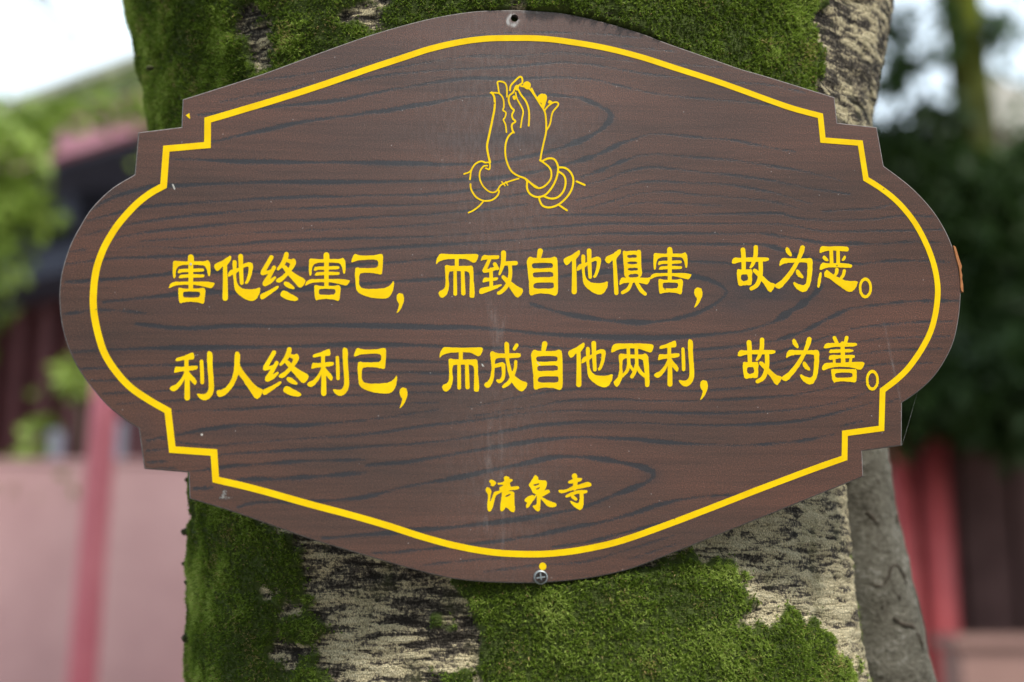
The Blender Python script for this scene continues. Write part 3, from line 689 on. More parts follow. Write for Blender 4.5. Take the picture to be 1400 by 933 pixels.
def build_board(parent):
    step = 0.00115
    x0, y0 = inset.min(0); x1, y1 = inset.max(0)
    gx, gy = np.meshgrid(np.arange(x0, x1, step), np.arange(y0, y1, step))
    gx = gx + (np.arange(gx.shape[0]) % 2)[:,None]*step*0.5
    pts = np.stack([gx.ravel(), gy.ravel()], 1)
    pts = pts + rng.uniform(-0.1, 0.1, pts.shape)*step
    core = offset_loop(inset, -0.0008)
    keep = in_poly(pts[:,0], pts[:,1], core)
    hc = np.array(on_board(703.5, 25)); hr = 0.0026
    keep &= np.hypot(pts[:,0]-hc[0], pts[:,1]-hc[1]) > hr+0.0006
    pts = pts[keep]
    nh = 24
    hole = np.array([hc + hr*np.array((math.cos(2*math.pi*k/nh), math.sin(2*math.pi*k/nh))) for k in range(nh)])
    n0 = len(inset)
    allv = [Vector(p) for p in inset] + [Vector(p) for p in hole] + [Vector(p) for p in pts]
    faces = [list(range(n0))[::-1], list(range(n0, n0+nh))]
    v, e, f, ov, oe, of = delaunay_2d_cdt(allv, [], faces, 0, 1e-7)
    tris = [t for t, o in zip(f, of) if (0 in o) and not (1 in o)]
    m = {}
    for i, o in enumerate(ov):
        for k in o: m[k] = i
    V2 = np.array([(p.x, p.y) for p in v])
    V = [(p[0], p[1], 0.0) for p in V2]
    nf = len(V)
    F2 = [tuple(t) for t in tris]
    # rounded arris and edge
    rings = [[m[i] for i in range(n0)]]
    for z in (-0.0007, -TH):
        b = len(V); V += [(p[0], p[1], z) for p in outline]; rings.append(list(range(b, b+n0)))
    for a, c in zip(rings[:-1], rings[1:]):
        for i in range(n0):
            j = (i+1) % n0
            F2.append((a[i], a[j], c[j], c[i]))
    hr1 = [m[n0+i] for i in range(nh)]; b = len(V); V += [(p[0], p[1], -TH) for p in hole]; hr2 = list(range(b, b+nh))
    for i in range(nh):
        j = (i+1) % nh; F2.append((hr1[j], hr1[i], hr2[i], hr2[j]))
    nb_start = len(F2)
    # back
    v3, e3, f3, ov3, oe3, of3 = delaunay_2d_cdt([Vector(p) for p in outline]+[Vector(p) for p in hole], [], [list(range(n0))[::-1], list(range(n0, n0+nh))], 0, 1e-7)
    idx = {}
    for i, o in enumerate(ov3):
        for k in o: idx[i] = rings[2][k] if k < n0 else hr2[k-n0]
    for t, o in zip(f3, of3):
        if 0 in o and 1 not in o and all(i in idx for i in t): F2.append(tuple(idx[i] for i in t[::-1]))
    o = mesh_obj('board', V, F2, M['board'], parent)
    me = o.data; me.materials.append(M['edge'])
    # edge material for everything that is not the front
    P = np.empty(len(me.vertices)*3, np.float32); me.vertices.foreach_get('co', P); P = P.reshape(-1,3)
    mi = [0]*len(me.polygons)
    for p in me.polygons:
        if any(P[i][2] < -1e-5 for i in p.vertices): mi[p.index] = 1
    me.polygons.foreach_set('material_index', mi)
    # grain field, in photo-pixel sized units on the board
    U = 0.955/F
    nv = len(P)
    gr = np.full(nv, 6.0)
    XY = P[:,:2].astype(float)
    wob = (fbm(np.column_stack([XY*60, np.zeros(nv)]), 3, 3)-0.5)*2.0*U
    XYw = XY.copy(); XYw[:,1] += wob
    for hw, pl_ in GRAIN:
        pp = smooth_seg(pl_, 9.0) + [pl_[-1]] if len(pl_) > 2 else pl_
        Q = np.array([on_board(*p) for p in pp])
        L = len(Q)
        bb0 = Q.min(0)-9*U; bb1 = Q.max(0)+9*U
        sel = np.where((XYw[:,0] > bb0[0]) & (XYw[:,0] < bb1[0]) & (XYw[:,1] > bb0[1]) & (XYw[:,1] < bb1[1]))[0]
        if not len(sel): continue
        best = np.full(len(sel), 9.0)
        S = XYw[sel]
        for k in range(L-1):
            A = Q[k]; B = Q[k+1]; d = B-A; LL = d@d
            if LL < 1e-12: continue
            near = (S[:,0] > min(A[0],B[0])-9*U) & (S[:,0] < max(A[0],B[0])+9*U)
            if not near.any(): continue
            Sn = S[near]
            t = np.clip((Sn-A)@d/LL, 0, 1)
            dist = np.hypot(*(Sn - A - t[:,None]*d).T)/U
            u = (k+t)/(L-1)
            w = (0.30+0.72*hw)*(0.6+0.4*np.minimum(1, 6*np.minimum(u, 1-u)))*(0.85+0.3*np.sin(u*17+hw*5))
            best[near] = np.minimum(best[near], dist-w)
        gr[sel] = np.minimum(gr[sel], best)
    float_attr(o, 'grain', np.clip(gr, -6, 6))
    hz = np.zeros(nv)
    for (hx, hy, rx, ry, s) in HAZE:
        c = np.array(on_board(hx, hy))
        q = ((XY[:,0]-c[0])/(rx*U))**2 + ((XY[:,1]-c[1])/(ry*U))**2
        hz = np.maximum(hz, s*np.exp(-q*0.8))
    hz *= 0.6+0.8*fbm(np.column_stack([XY[:,0]*40, XY[:,1]*140, np.zeros(nv)]), 9, 3)
    float_attr(o, 'haze_grain', np.clip(hz, 0, 1))
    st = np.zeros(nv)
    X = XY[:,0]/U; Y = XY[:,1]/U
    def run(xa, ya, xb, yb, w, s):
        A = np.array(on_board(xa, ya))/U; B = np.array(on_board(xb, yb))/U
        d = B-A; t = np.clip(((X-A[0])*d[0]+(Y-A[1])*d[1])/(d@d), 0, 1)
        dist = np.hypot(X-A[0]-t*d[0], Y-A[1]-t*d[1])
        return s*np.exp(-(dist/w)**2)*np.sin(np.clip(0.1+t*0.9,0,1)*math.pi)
    for a in ((668,400,690,520,7,0.17),(690,430,683,470,4,0.15),(672,560,664,735,8,0.16),(684,560,688,760,5,0.2),(665,700,664,742,3,0.2),(690,690,686,790,4,0.14),(676,300,676,470,14,0.05),(690,-80,690,480,120,0.10),(640,60,660,260,70,0.05),(690,480,690,860,85,0.07),(1208,440,1234,560,1.2,0.28)):  # wide runs paint a pale centre sheen; narrow ones are dried marks
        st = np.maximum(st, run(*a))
    hcp = hc/U
    dh = np.hypot(X-hcp[0]+2.5, Y-hcp[1]+3.5)
    st = np.maximum(st, 1.5*np.exp(-((dh-7.0)/2.6)**2)*(((X-hcp[0]) < 3) | ((Y-hcp[1]) < -2)))
    top = np.array(on_board(720, 15))/U
    st = np.maximum(st, 0.5*np.exp(-((X-top[0])/40)**2-((Y-top[1])/3.5)**2))
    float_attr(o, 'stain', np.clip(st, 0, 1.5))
    return o

# ------------------------------------------------------------------ traced lettering
def E(cx, cy, rx, ry, n=28): return [(cx+rx*math.cos(2*math.pi*k/n), cy+ry*math.sin(2*math.pi*k/n)) for k in range(n)]
# every shape: ('s', [(x,y,width)...]) brush stroke, or ('p', outline, [holes]); numbers in a zoomed frame (x0,y0,scale)
G = {}
G['hai'] = ((220,330,180/1400), [
 ('s',[(318,172,62),(320,215,66)]), ('s',[(318,230,52),(318,500,48)]),
 ('p',[(128,225),(145,207),(180,215),(285,215),(350,215),(470,215),(498,198),(528,235),(526,370),(502,375),(490,300),(465,262),(430,255),(350,252),(290,252),(215,255),(175,275),(158,330),(154,395),(130,395),(125,300)]),
 ('p',[(180,340),(183,310),(200,293),(450,290),(460,300),(455,325),(340,328),(230,330),(195,342)]),
 ('p',[(188,396),(200,365),(220,355),(460,352),(462,370),(455,388),(300,388),(215,392)]),
 ('p',[(82,500),(95,460),(130,435),(200,430),(360,430),(578,435),(560,480),(535,502),(500,495),(420,475),(350,463),(290,465),(200,465),(140,475),(100,498)]),
 ('p',[(185,500),(205,495),(240,505),(410,505),(450,492),(475,515),(468,600),(462,650),(445,670),(405,652),(320,645),(245,650),(205,663),(192,640),(186,560)],[[(236,545),(256,535),(402,535),(418,552),(416,582),(398,600),(258,602),(236,592)]])])
G['ta'] = ((220,330,180/1400), [
 ('p',[(565,260),(580,240),(640,215),(690,185),(735,152),(750,165),(745,200),(715,240),(700,262),(708,280),(660,285),(660,265),(605,322),(585,312),(570,285)]),
 ('s',[(682,270,44),(685,450,52),(684,606,58)]),
 ('p',[(712,385),(715,340),(735,312),(770,300),(830,285),(880,240),(930,225),(965,228),(982,255),(972,330),(950,400),(930,440),(905,460),(890,440),(905,425),(925,360),(935,300),(930,268),(895,275),(850,300),(800,345),(745,365)]),
 ('p',[(760,210),(785,198),(808,215),(805,300),(800,400),(815,460),(855,500),(920,515),(1000,510),(1050,492),(1060,505),(1050,560),(1020,610),(985,638),(940,635),(880,610),(820,565),(785,515),(775,440),(765,330)]),
 ('s',[(848,162,52),(852,300,46),(860,446,40)])])
G['zhong'] = ((350,335,80/829), [
 ('s',[(218,178,62),(165,270,60),(100,382,64)]), ('s',[(95,402,62),(180,385,46),(240,360,46)]), ('s',[(256,322,56),(215,400,54),(130,540,72)]), ('s',[(128,553,72),(200,520,62),(268,465,36)]),
 ('p',[(55,725),(75,695),(200,640),(310,575),(325,590),(310,625),(220,690),(100,775),(70,772)]),
 ('s',[(432,134,66),(415,200,72),(370,280,60),(312,345,38)]),
 ('p',[(440,195),(500,210),(540,188),(572,240),(555,300),(500,370),(450,440),(370,520),(325,542),(280,520),(295,482),(360,450),(415,395),(460,330),(485,285),(475,262),(430,245)]),
 ('p',[(360,310),(410,280),(450,320),(500,370),(600,440),(705,490),(690,555),(640,610),(600,600),(550,540),(480,460),(400,365)]),
 ('p',[(388,550),(405,522),(450,525),(500,560),(550,605),(540,632),(490,625),(420,595)]),
 ('p',[(342,710),(365,655),(410,645),(500,700),(580,740),(602,770),(580,795),(520,795),(430,775),(360,735)])])
G['ji'] = ((400,330,180/1400), [
 ('p',[(622,225),(630,190),(660,132),(690,145),(740,155),(880,150),(930,135),(955,140),(965,165),(955,345),(935,358),(895,348),(840,338),(760,335),(712,345),(705,400),(710,470),(735,500),(800,510),(900,508),(985,500),(1040,470),(1072,420),(1080,450),(1070,520),(1045,580),(1000,612),(930,612),(840,602),(760,580),(700,550),(675,510),(668,420),(662,330),(670,285),(690,278),(720,290),(780,288),(910,285),(910,200),(840,195),(740,200),(690,205),(640,225)])])
G['comma'] = ((400,330,180/1400), [('p',[(1103,600),(1115,565),(1145,550),(1175,565),(1187,605),(1178,660),(1155,715),(1115,765),(1105,765),(1125,710),(1135,665),(1115,645)])])
G['er'] = ((590,330,180/1400), [
 ('p',[(45,240),(55,190),(75,150),(105,130),(180,140),(400,138),(502,135),(490,190),(470,225),(445,232),(420,218),(370,192),(300,188),(200,190),(120,200),(75,220),(55,245)]),
 ('s',[(268,170,42),(268,280,42)]),
 ('p',[(140,265),(160,252),(190,262),(300,265),(400,265),(430,258),(445,290),(445,400),(460,540),(455,600),(430,605),(405,598),(402,560),(408,420),(405,345),(380,320),(300,318),(210,320),(185,325),(180,400),(188,460),(180,520),(160,575),(125,602),(95,600),(70,555),(85,530),(130,515),(148,470),(150,400),(145,320)]),
 ('s',[(250,300,36),(252,562,40)]), ('s',[(330,300,38),(338,556,46)])])
G['zhi'] = ((590,330,180/1400), [
 ('p',[(520,215),(530,170),(560,143),(600,155),(700,148),(720,155),(718,185),(690,192),(560,195)]),
 ('s',[(620,185,36),(580,275,40),(562,312,44)]), ('s',[(562,318,40),(620,310,36),(690,285,40)]), ('s',[(672,245,42),(700,292,36)]), ('s',[(632,300,38),(635,480,40)]),
 ('p',[(540,445),(545,410),(565,385),(600,390),(700,385),(710,400),(690,420),(600,425)]),
 ('p',[(505,530),(520,500),(570,490),(640,478),(745,455),(745,475),(690,505),(600,540),(520,568),(508,550)]),
 ('s',[(765,125,54),(762,220,50),(738,310,34),(722,352,24)]), ('s',[(780,238,44),(895,234,46)]),
 ('s',[(832,250,42),(838,330,40),(825,420,44),(790,490,44),(740,540,40),(712,553,36)]),
 ('p',[(742,375),(760,355),(800,385),(850,430),(910,480),(978,512),(965,560),(920,605),(890,590),(860,545),(820,480),(750,405)])])
G['zi'] = ((590,330,180/1400), [
 ('s',[(1155,106,58),(1140,185,44)]),
 ('p',[(1010,215),(1025,180),(1050,162),(1080,178),(1200,180),(1270,178),(1305,162),(1335,180),(1342,260),(1345,500),(1340,565),(1310,585),(1270,565),(1160,555),(1100,565),(1058,582),(1038,560),(1035,450),(1022,300)],
  [[(1065,250),(1085,232),(1285,230),(1292,268),(1280,285),(1090,292),(1070,282)],[(1076,345),(1095,330),(1290,325),(1297,370),(1280,382),(1095,388),(1080,378)],[(1083,465),(1105,442),(1290,438),(1302,458),(1297,498),(1270,505),(1105,505),(1083,492)]])])
G['ju'] = ((770,330,200/1400), [
 ('p',[(398,175),(410,148),(460,130),(510,95),(545,75),(555,90),(545,125),(510,165),(507,190),(470,190),(470,180),(440,215),(420,212),(405,195)]), ('s',[(490,185,34),(498,300,38),(508,496,42)]),
 ('p',[(568,100),(580,90),(605,98),(660,90),(700,95),(725,80),(745,95),(745,200),(757,360),(585,362),(580,250),(572,150)],
  [[(610,140),(622,132),(700,130),(703,155),(690,160),(618,162)],[(612,205),(625,197),(706,194),(709,215),(695,221),(620,221)],[(614,268),(630,257),(709,254),(717,275),(700,283),(624,281)],[(619,336),(635,317),(713,311),(722,335),(710,346),(640,349)]]),
 ('p',[(535,415),(540,380),(560,345),(590,350),(800,350),(835,345),(825,385),(800,418),(775,408),(720,398),(640,398),(580,400),(545,420)]),
 ('s',[(650,400,30),(620,460,36),(568,492,34)]), ('s',[(702,400,34),(745,470,40),(783,505,34)])])
G['li'] = ((220,460,180/1400), [
 ('p',[(155,262),(160,235),(200,222),(270,200),(330,172),(350,180),(358,235),(340,248),(300,250),(230,255),(180,268)]), ('s',[(272,235,44),(272,350,44)]),
 ('p',[(138,385),(145,345),(160,320),(200,328),(300,318),(385,312),(395,330),(385,355),(300,368),(200,375),(150,390)]),
 ('p',[(245,360),(250,390),(210,460),(160,515),(115,530),(92,550),(100,575),(140,588),(180,565),(230,500),(262,440),(290,370)]),
 ('s',[(276,360,44),(280,500,54),(280,654,60)]), ('p',[(290,360),(320,405),(380,465),(382,500),(360,522),(340,500),(310,465),(275,440)]),
 ('s',[(432,267,38),(438,400,42),(440,492,40)]),
 ('p',[(490,175),(510,155),(540,170),(552,195),(548,300),(560,450),(568,560),(550,620),(515,665),(470,685),(430,675),(395,640),(380,615),(395,608),(440,618),(480,610),(505,580),(510,520),(500,400),(492,280)])])
G['ren'] = ((220,460,180/1400), [
 ('p',[(785,175),(810,162),(842,178),(840,260),(838,300),(870,360),(920,425),(980,500),(1030,545),(1088,565),(1075,610),(1050,655),(1020,670),(990,650),(950,585),(900,510),(850,440),(825,402),(805,460),(765,540),(715,600),(670,635),(620,650),(600,630),(590,595),(600,575),(640,572),(690,545),(735,490),(765,420),(780,330)])])
G['cheng'] = ((590,460,180/1400), [
 ('p',[(620,180),(640,155),(670,170),(720,185),(900,180),(940,180),(952,205),(940,225),(860,235),(720,230),(680,240),(672,290),(670,400),(655,480),(625,540),(590,552),(560,530),(560,505),(600,480),(625,430),(640,350),(630,250)]),
 ('s',[(670,318,40),(750,297,44)]), ('s',[(762,305,44),(766,400,36),(752,455,40),(722,480,40),(702,472,30)]), ('s',[(905,96,40),(880,135,36)]),
 ('p',[(770,70),(795,55),(825,75),(825,200),(832,290),(860,385),(900,435),(950,470),(1022,492),(1010,545),(965,592),(930,580),(880,530),(840,470),(805,360),(785,240)]),
 ('s',[(895,270,34),(890,340,34),(860,420,40),(825,490,44),(780,525,40),(762,538,28)])])
G['liang'] = ((770,460,220/1400), [
 ('p',[(413,140),(425,85),(445,65),(500,65),(650,62),(792,68),(775,130),(755,145),(720,130),(660,108),(580,105),(480,115),(430,142)]),
 ('s',[(565,95,30),(570,240,30)]), ('s',[(635,95,30),(640,250,30)]),
 ('p',[(480,165),(500,148),(540,158),(690,160),(715,145),(740,175),(745,250),(750,360),(752,430),(730,447),(712,435),(708,350),(700,250),(695,205),(640,192),(540,192),(515,205),(512,260),(520,330),(500,400),(470,445),(445,425),(435,395),(460,375),(480,340),(490,270)]),
 ('s',[(572,235,30),(555,300,30),(512,350,24)]), ('s',[(575,250,26),(608,296,24)]), ('s',[(638,245,30),(620,310,34),(597,352,32)]), ('s',[(640,255,28),(670,310,34),(708,346,30)])])
G['gu'] = ((990,320,220/1400), [
 ('p',[(65,255),(70,225),(90,205),(150,210),(240,205),(385,205),(392,225),(375,240),(250,245),(150,242),(85,262)]), ('s',[(163,140,42),(168,200,40),(170,320,36)]),
 ('p',[(108,320),(120,305),(150,312),(210,310),(240,310),(245,330),(240,440),(225,450),(180,445),(135,458),(120,440),(112,380)],[[(144,365),(162,352),(196,352),(208,370),(206,400),(186,411),(155,411),(146,396)]]),
 ('s',[(275,117,38),(272,190,38),(250,260,32),(230,292,20)]), ('s',[(316,230,38),(318,330,38),(305,400,38),(280,450,38),(236,477,34)]),
 ('p',[(245,315),(265,300),(300,325),(345,375),(400,425),(447,432),(435,470),(405,512),(385,500),(340,430),(300,380),(255,335)])])
G['wei'] = ((990,320,220/1400), [
 ('p',[(530,130),(548,112),(565,130),(595,185),(575,200),(540,170)]),
 ('p',[(665,105),(685,97),(703,110),(700,145),(670,210),(650,255),(610,330),(560,400),(510,455),(485,480),(445,470),(440,440),(480,420),(540,360),(590,290),(625,230),(650,160)]),
 ('p',[(478,275),(485,235),(510,208),(570,215),(720,215),(755,208),(770,235),(768,320),(755,420),(740,465),(715,500),(680,508),(640,490),(610,455),(598,425),(610,418),(650,440),(690,450),(715,430),(722,350),(725,270),(720,250),(640,248),(560,252),(510,262),(485,282)]),
 ('p',[(622,320),(640,305),(665,335),(695,380),(680,390),(645,375),(628,350)])])
G['e'] = ((990,320,220/1400), [
 ('p',[(828,165),(832,130),(850,105),(900,110),(1060,108),(1085,125),(1080,150),(1060,155),(960,145),(880,150),(838,168)]), ('s',[(930,135,32),(935,270,32)]), ('s',[(990,135,30),(992,270,32)]),
 ('p',[(852,205),(870,185),(895,210),(912,235),(890,240),(865,228)]), ('p',[(1020,230),(1045,185),(1062,200),(1050,228),(1030,238)]),
 ('p',[(828,310),(835,275),(855,250),(900,258),(1000,255),(1100,262),(1115,280),(1105,298),(1050,295),(960,290),(880,295),(840,318)]),
 ('p',[(808,465),(815,400),(828,340),(845,330),(848,360),(838,440),(825,472)]),
 ('p',[(870,375),(870,340),(890,310),(910,325),(935,345),(975,370),(1030,400),(1080,412),(1168,410),(1150,460),(1120,500),(1090,508),(1050,490),(990,445),(930,400),(895,380)]),
 ('s',[(980,312,32),(975,345,28),(953,372,22)]), ('s',[(1045,322,28),(1035,360,28),(1008,398,24)])])
G['stop'] = ((990,320,220/1400), [('p',E(1228,471,57,91),[E(1228,471,35,63)])])
G['shan'] = ((1000,450,220/1400), [
 ('s',[(895,77,32),(917,125,32)]), ('s',[(1002,76,32),(990,125,30)]),
 ('p',[(800,165),(810,135),(835,120),(900,125),(1085,120),(1095,135),(1085,152),(1000,155),(900,155),(815,172)]), ('s',[(965,125,34),(972,300,40)]),
 ('p',[(845,205),(860,180),(900,178),(1050,175),(1062,190),(1050,203),(950,205),(860,212)]), ('p',[(845,265),(850,235),(870,225),(950,230),(1065,225),(1075,240),(1065,255),(950,255),(860,270)]),
 ('s',[(890,250,24),(895,298,24)]), ('s',[(1040,248,24),(1032,295,24)]),
 ('p',[(785,355),(790,325),(815,295),(860,295),(960,295),(1090,285),(1162,290),(1150,330),(1120,358),(1090,350),(1030,332),(950,328),(870,335),(800,362)]),
 ('p',[(865,355),(880,345),(900,350),(1060,350),(1085,350),(1090,365),(1088,450),(1070,468),(1030,460),(950,455),(910,462),(890,470),(875,440),(870,400)],[[(899,395),(914,382),(1042,380),(1054,395),(1052,415),(1036,423),(914,426),(901,416)]])])
G['qing'] = ((650,640,170/1400), [
 ('p',[(145,150),(180,128),(225,150),(235,180),(200,210),(165,200),(178,178)]),
 ('p',[(112,240),(130,212),(165,230),(182,262),(172,300),(160,385),(172,375),(195,305),(210,268),(255,262),(300,240),(310,270),(240,302),(222,330),(205,410),(185,470),(162,495),(135,480),(132,400),(145,300),(118,265)]),
 ('p',[(315,110),(345,88),(385,105),(380,125),(418,125),(420,150),(385,165),(390,185),(395,215),(480,200),(495,225),(480,245),(400,250),(330,272),(270,255),(265,225),(300,205),(320,190),(250,190),(245,168),(300,165),(330,145)]),
 ('p',[(300,258),(330,262),(440,262),(438,330),(440,420),(448,460),(435,500),(405,498),(345,435),(325,470),(300,492),(280,480),(278,440),(290,350)],[[(330,318),(396,288),(396,306),(340,330)]])])
G['quan'] = ((650,640,170/1400), [
 ('p',[(660,95),(675,75),(712,110),(705,135),(760,140),(795,140),(808,175),(795,220),(770,265),(740,285),(705,300),(650,290),(625,230),(595,190),(620,160)],[[(640,188),(722,172),(715,188),(665,207)],[(675,237),(730,211),(722,231),(690,248)]]),
 ('p',[(690,280),(740,285),(735,340),(730,440),(725,475),(705,495),(680,480),(635,425),(690,415),(692,350)]),
 ('p',[(555,350),(610,310),(660,305),(655,330),(690,290),(700,300),(640,385),(580,465),(565,430),(585,390),(550,375)]),
 ('p',[(720,290),(800,245),(835,250),(840,275),(810,295),(760,320),(735,335)]), ('p',[(735,320),(780,345),(850,380),(905,395),(915,420),(900,440),(840,445),(800,425),(760,375),(725,335)])])
G['si'] = ((650,640,170/1400), [
 ('s',[(1115,92,62),(1125,130,50)]), ('p',[(1038,150),(1110,120),(1195,110),(1203,130),(1180,155),(1050,182)]), ('s',[(1130,140,50),(1115,235,44)]),
 ('p',[(930,262),(940,245),(1010,250),(1100,200),(1180,185),(1265,153),(1308,175),(1305,205),(1250,220),(1160,235),(1060,262),(990,285),(950,285)]),
 ('p',[(1005,320),(1060,280),(1150,250),(1255,248),(1265,270),(1240,290),(1150,290),(1100,310),(1020,338)]), ('s',[(1095,325,40),(1130,353,34)]),
 ('p',[(1165,250),(1215,245),(1218,350),(1215,440),(1180,478),(1150,465),(1085,410),(1060,375),(1080,372),(1130,395),(1165,395),(1175,340)])])
def S(w, *p): return ('s', [(x, y, w) for x, y in p])
G['hands'] = ((630,95,180/819), [
 S(13,(192,145),(208,175),(210,240),(195,320),(174,420),(163,480),(172,540),(182,578)), S(9,(185,147),(235,150),(262,180),(268,230),(262,255),(280,270),(275,300),(265,315),(278,345),(284,392)),
 S(10,(238,150),(232,110),(230,78),(268,82),(285,110),(287,172)), S(11,(305,132),(312,100),(340,70),(365,48),(380,54),(382,85),(362,100),(348,128)),
 ('p',[(330,112),(350,92),(362,112),(345,135)]), ('p',[(318,170),(335,160),(345,185),(330,195)]),
 S(11,(340,112),(325,145),(302,165),(298,200),(315,240),(330,255),(318,285),(325,310),(340,325),(318,345),(320,375),(330,395)),
 S(11,(325,390),(295,420),(278,470),(278,540),(295,600),(320,640),(360,665),(400,680),(440,712),(480,738)), S(9,(340,145),(350,185),(375,230),(388,265),(380,310),(372,362)), S(11,(355,122),(375,160),(405,200),(422,250),(425,300),(422,352)),
 ('p',[(385,90),(410,72),(435,85),(435,115),(415,130),(390,112)]), S(11,(375,105),(400,110),(430,125),(460,165),(495,220),(522,265),(530,320),(530,390),(515,460),(500,530),(495,570)),
 ('p',[(470,180),(490,155),(515,150),(538,165),(530,210),(512,262),(505,215),(480,190)]), S(10,(530,385),(555,340),(570,270),(605,225),(600,207),(575,208),(545,228),(522,255)),
 ('p',[(538,212),(550,188),(575,206),(560,215)]), S(10,(440,120),(455,150),(470,175)),
 S(11,(492,565),(520,585),(545,605),(562,635),(560,680),(535,715),(500,738),(465,735),(430,705),(405,688)), ('p',[(420,695),(455,715),(490,742),(455,738)]),
 S(12,(505,572),(545,555),(580,560),(600,590),(605,630),(590,690),(560,745),(520,785),(470,795),(430,775),(412,740),(412,695)),
 S(12,(605,610),(650,615),(685,645),(700,690),(690,745),(660,795),(610,840),(555,860),(510,850),(490,815),(488,795)), S(12,(605,635),(640,660),(652,700),(640,755),(605,795),(560,805),(515,790)),
 S(12,(720,698),(770,720)), S(12,(606,842),(660,878)), S(10,(150,580),(125,573),(90,590),(65,630),(57,685)), S(10,(60,715),(65,750),(95,795),(140,818),(190,815),(225,790),(238,760),(232,750)),
 S(9,(165,600),(140,605),(118,640),(120,690),(145,735),(185,765),(220,760),(245,725),(270,710),(310,695),(360,680)), S(9,(150,582),(178,582),(178,622),(155,616)), S(9,(20,652),(55,638),(75,610)), S(9,(138,825),(110,855),(75,880),(48,892)),
 S(7,(255,700),(275,725)), S(7,(280,700),(292,722))])

# where each character sits: kind, (x0,y0,x1,y1) in photo pixels, or None to keep the traced spot
CHARS = [('hai',None),('ta',None),('zhong',None),('hai',(417,345.2,478.4,411.9)),('ji',None),('comma',None),('er',None),('zhi',None),('zi',None),('ta',(770.4,340,831.4,403.1)),('ju',None),
 ('hai',(888.3,337.9,945.4,402.9)),('comma',(948.9,393.3,960.3,421)),('gu',None),('wei',None),('e',None),('stop',None),
 ('li',None),('ren',None),('zhong',(358.9,474.9,422.1,542.7)),('li',(419.9,475.2,477.4,541.9)),('ji',(483.8,476,543.1,538.4)),('comma',(546.2,530.1,557.1,558.4)),('er',(600.9,474.8,660.3,535.9)),('cheng',None),
 ('zi',(726,466.7,769.4,533.5)),('ta',(776.6,466.3,837.9,529.9)),('liang',None),('li',(894.1,463.9,949.1,529.1)),('comma',(957,520,967.7,547.2)),('gu',(1008.2,461.8,1068.7,526.7)),('wei',(1068.7,460.7,1120.2,526.2)),('shan',None),('stop',(1183.5,505.8,1201.5,534.4)),
 ('qing',None),('quan',None),('si',None)]

def chaikin(P, it=2, q=0.22):
    P = np.asarray(P, float)
    for _ in range(it):
        Nx = np.roll(P, -1, 0)
        P = np.stack([P*(1-q)+Nx*q, P*q+Nx*(1-q)], 1).reshape(-1, 2)
    return P + np.random.default_rng(len(P)+int(abs(P).sum())%997).normal(0, 1.1, P.shape)*(np.ptp(P, axis=0).max() > 60)

def stroke_pieces(pts):
    C = np.array([(p[0], p[1]) for p in pts], float); W = np.array([p[2] for p in pts], float)
    if len(C) > 2:                               # smooth the spine
        cc = []; ww = []
        for i in range(len(C)-1):
            p0 = C[i-1] if i > 0 else 2*C[i]-C[i+1]; p3 = C[i+2] if i+2 < len(C) else 2*C[i+1]-C[i]
            for k in range(4):
                t = k/4
                cc.append(0.5*((2*C[i])+(C[i+1]-p0)*t+(2*p0-5*C[i]+4*C[i+1]-p3)*t*t+(3*C[i]-p0-3*C[i+1]+p3)*t**3)); ww.append(W[i]*(1-t)+W[i+1]*t)
        cc.append(C[-1]); ww.append(W[-1]); C = np.array(cc); W = np.array(ww)
    out = []
    for c, w in zip(C, W):
        out.append(np.array([(c[0]+w/2*math.cos(2*math.pi*(k+0.37)/14), c[1]+w/2*math.sin(2*math.pi*(k+0.37)/14)) for k in range(14)]))
    for i in range(len(C)-1):
        d = C[i+1]-C[i]; L = np.linalg.norm(d)
        if L < 1e-6: continue
        n_ = np.array((-d[1], d[0]))/L
        out.append(np.array([C[i]+n_*W[i]/2, C[i+1]+n_*W[i+1]/2, C[i+1]-n_*W[i+1]/2, C[i]-n_*W[i]/2]))
    return out

def glyph_polys(key):
    (x0, y0, s), shapes = G[key]
    out = []
    for sh in shapes:
        if sh[0] == 's':
            out += [(q*s + (x0, y0), []) for q in stroke_pieces(sh[1])]
        else:
            hs = [chaikin(h)*s + (x0, y0) for h in (sh[2] if len(sh) > 2 else [])]
            out.append((chaikin(sh[1])*s + (x0, y0), hs))
    return out

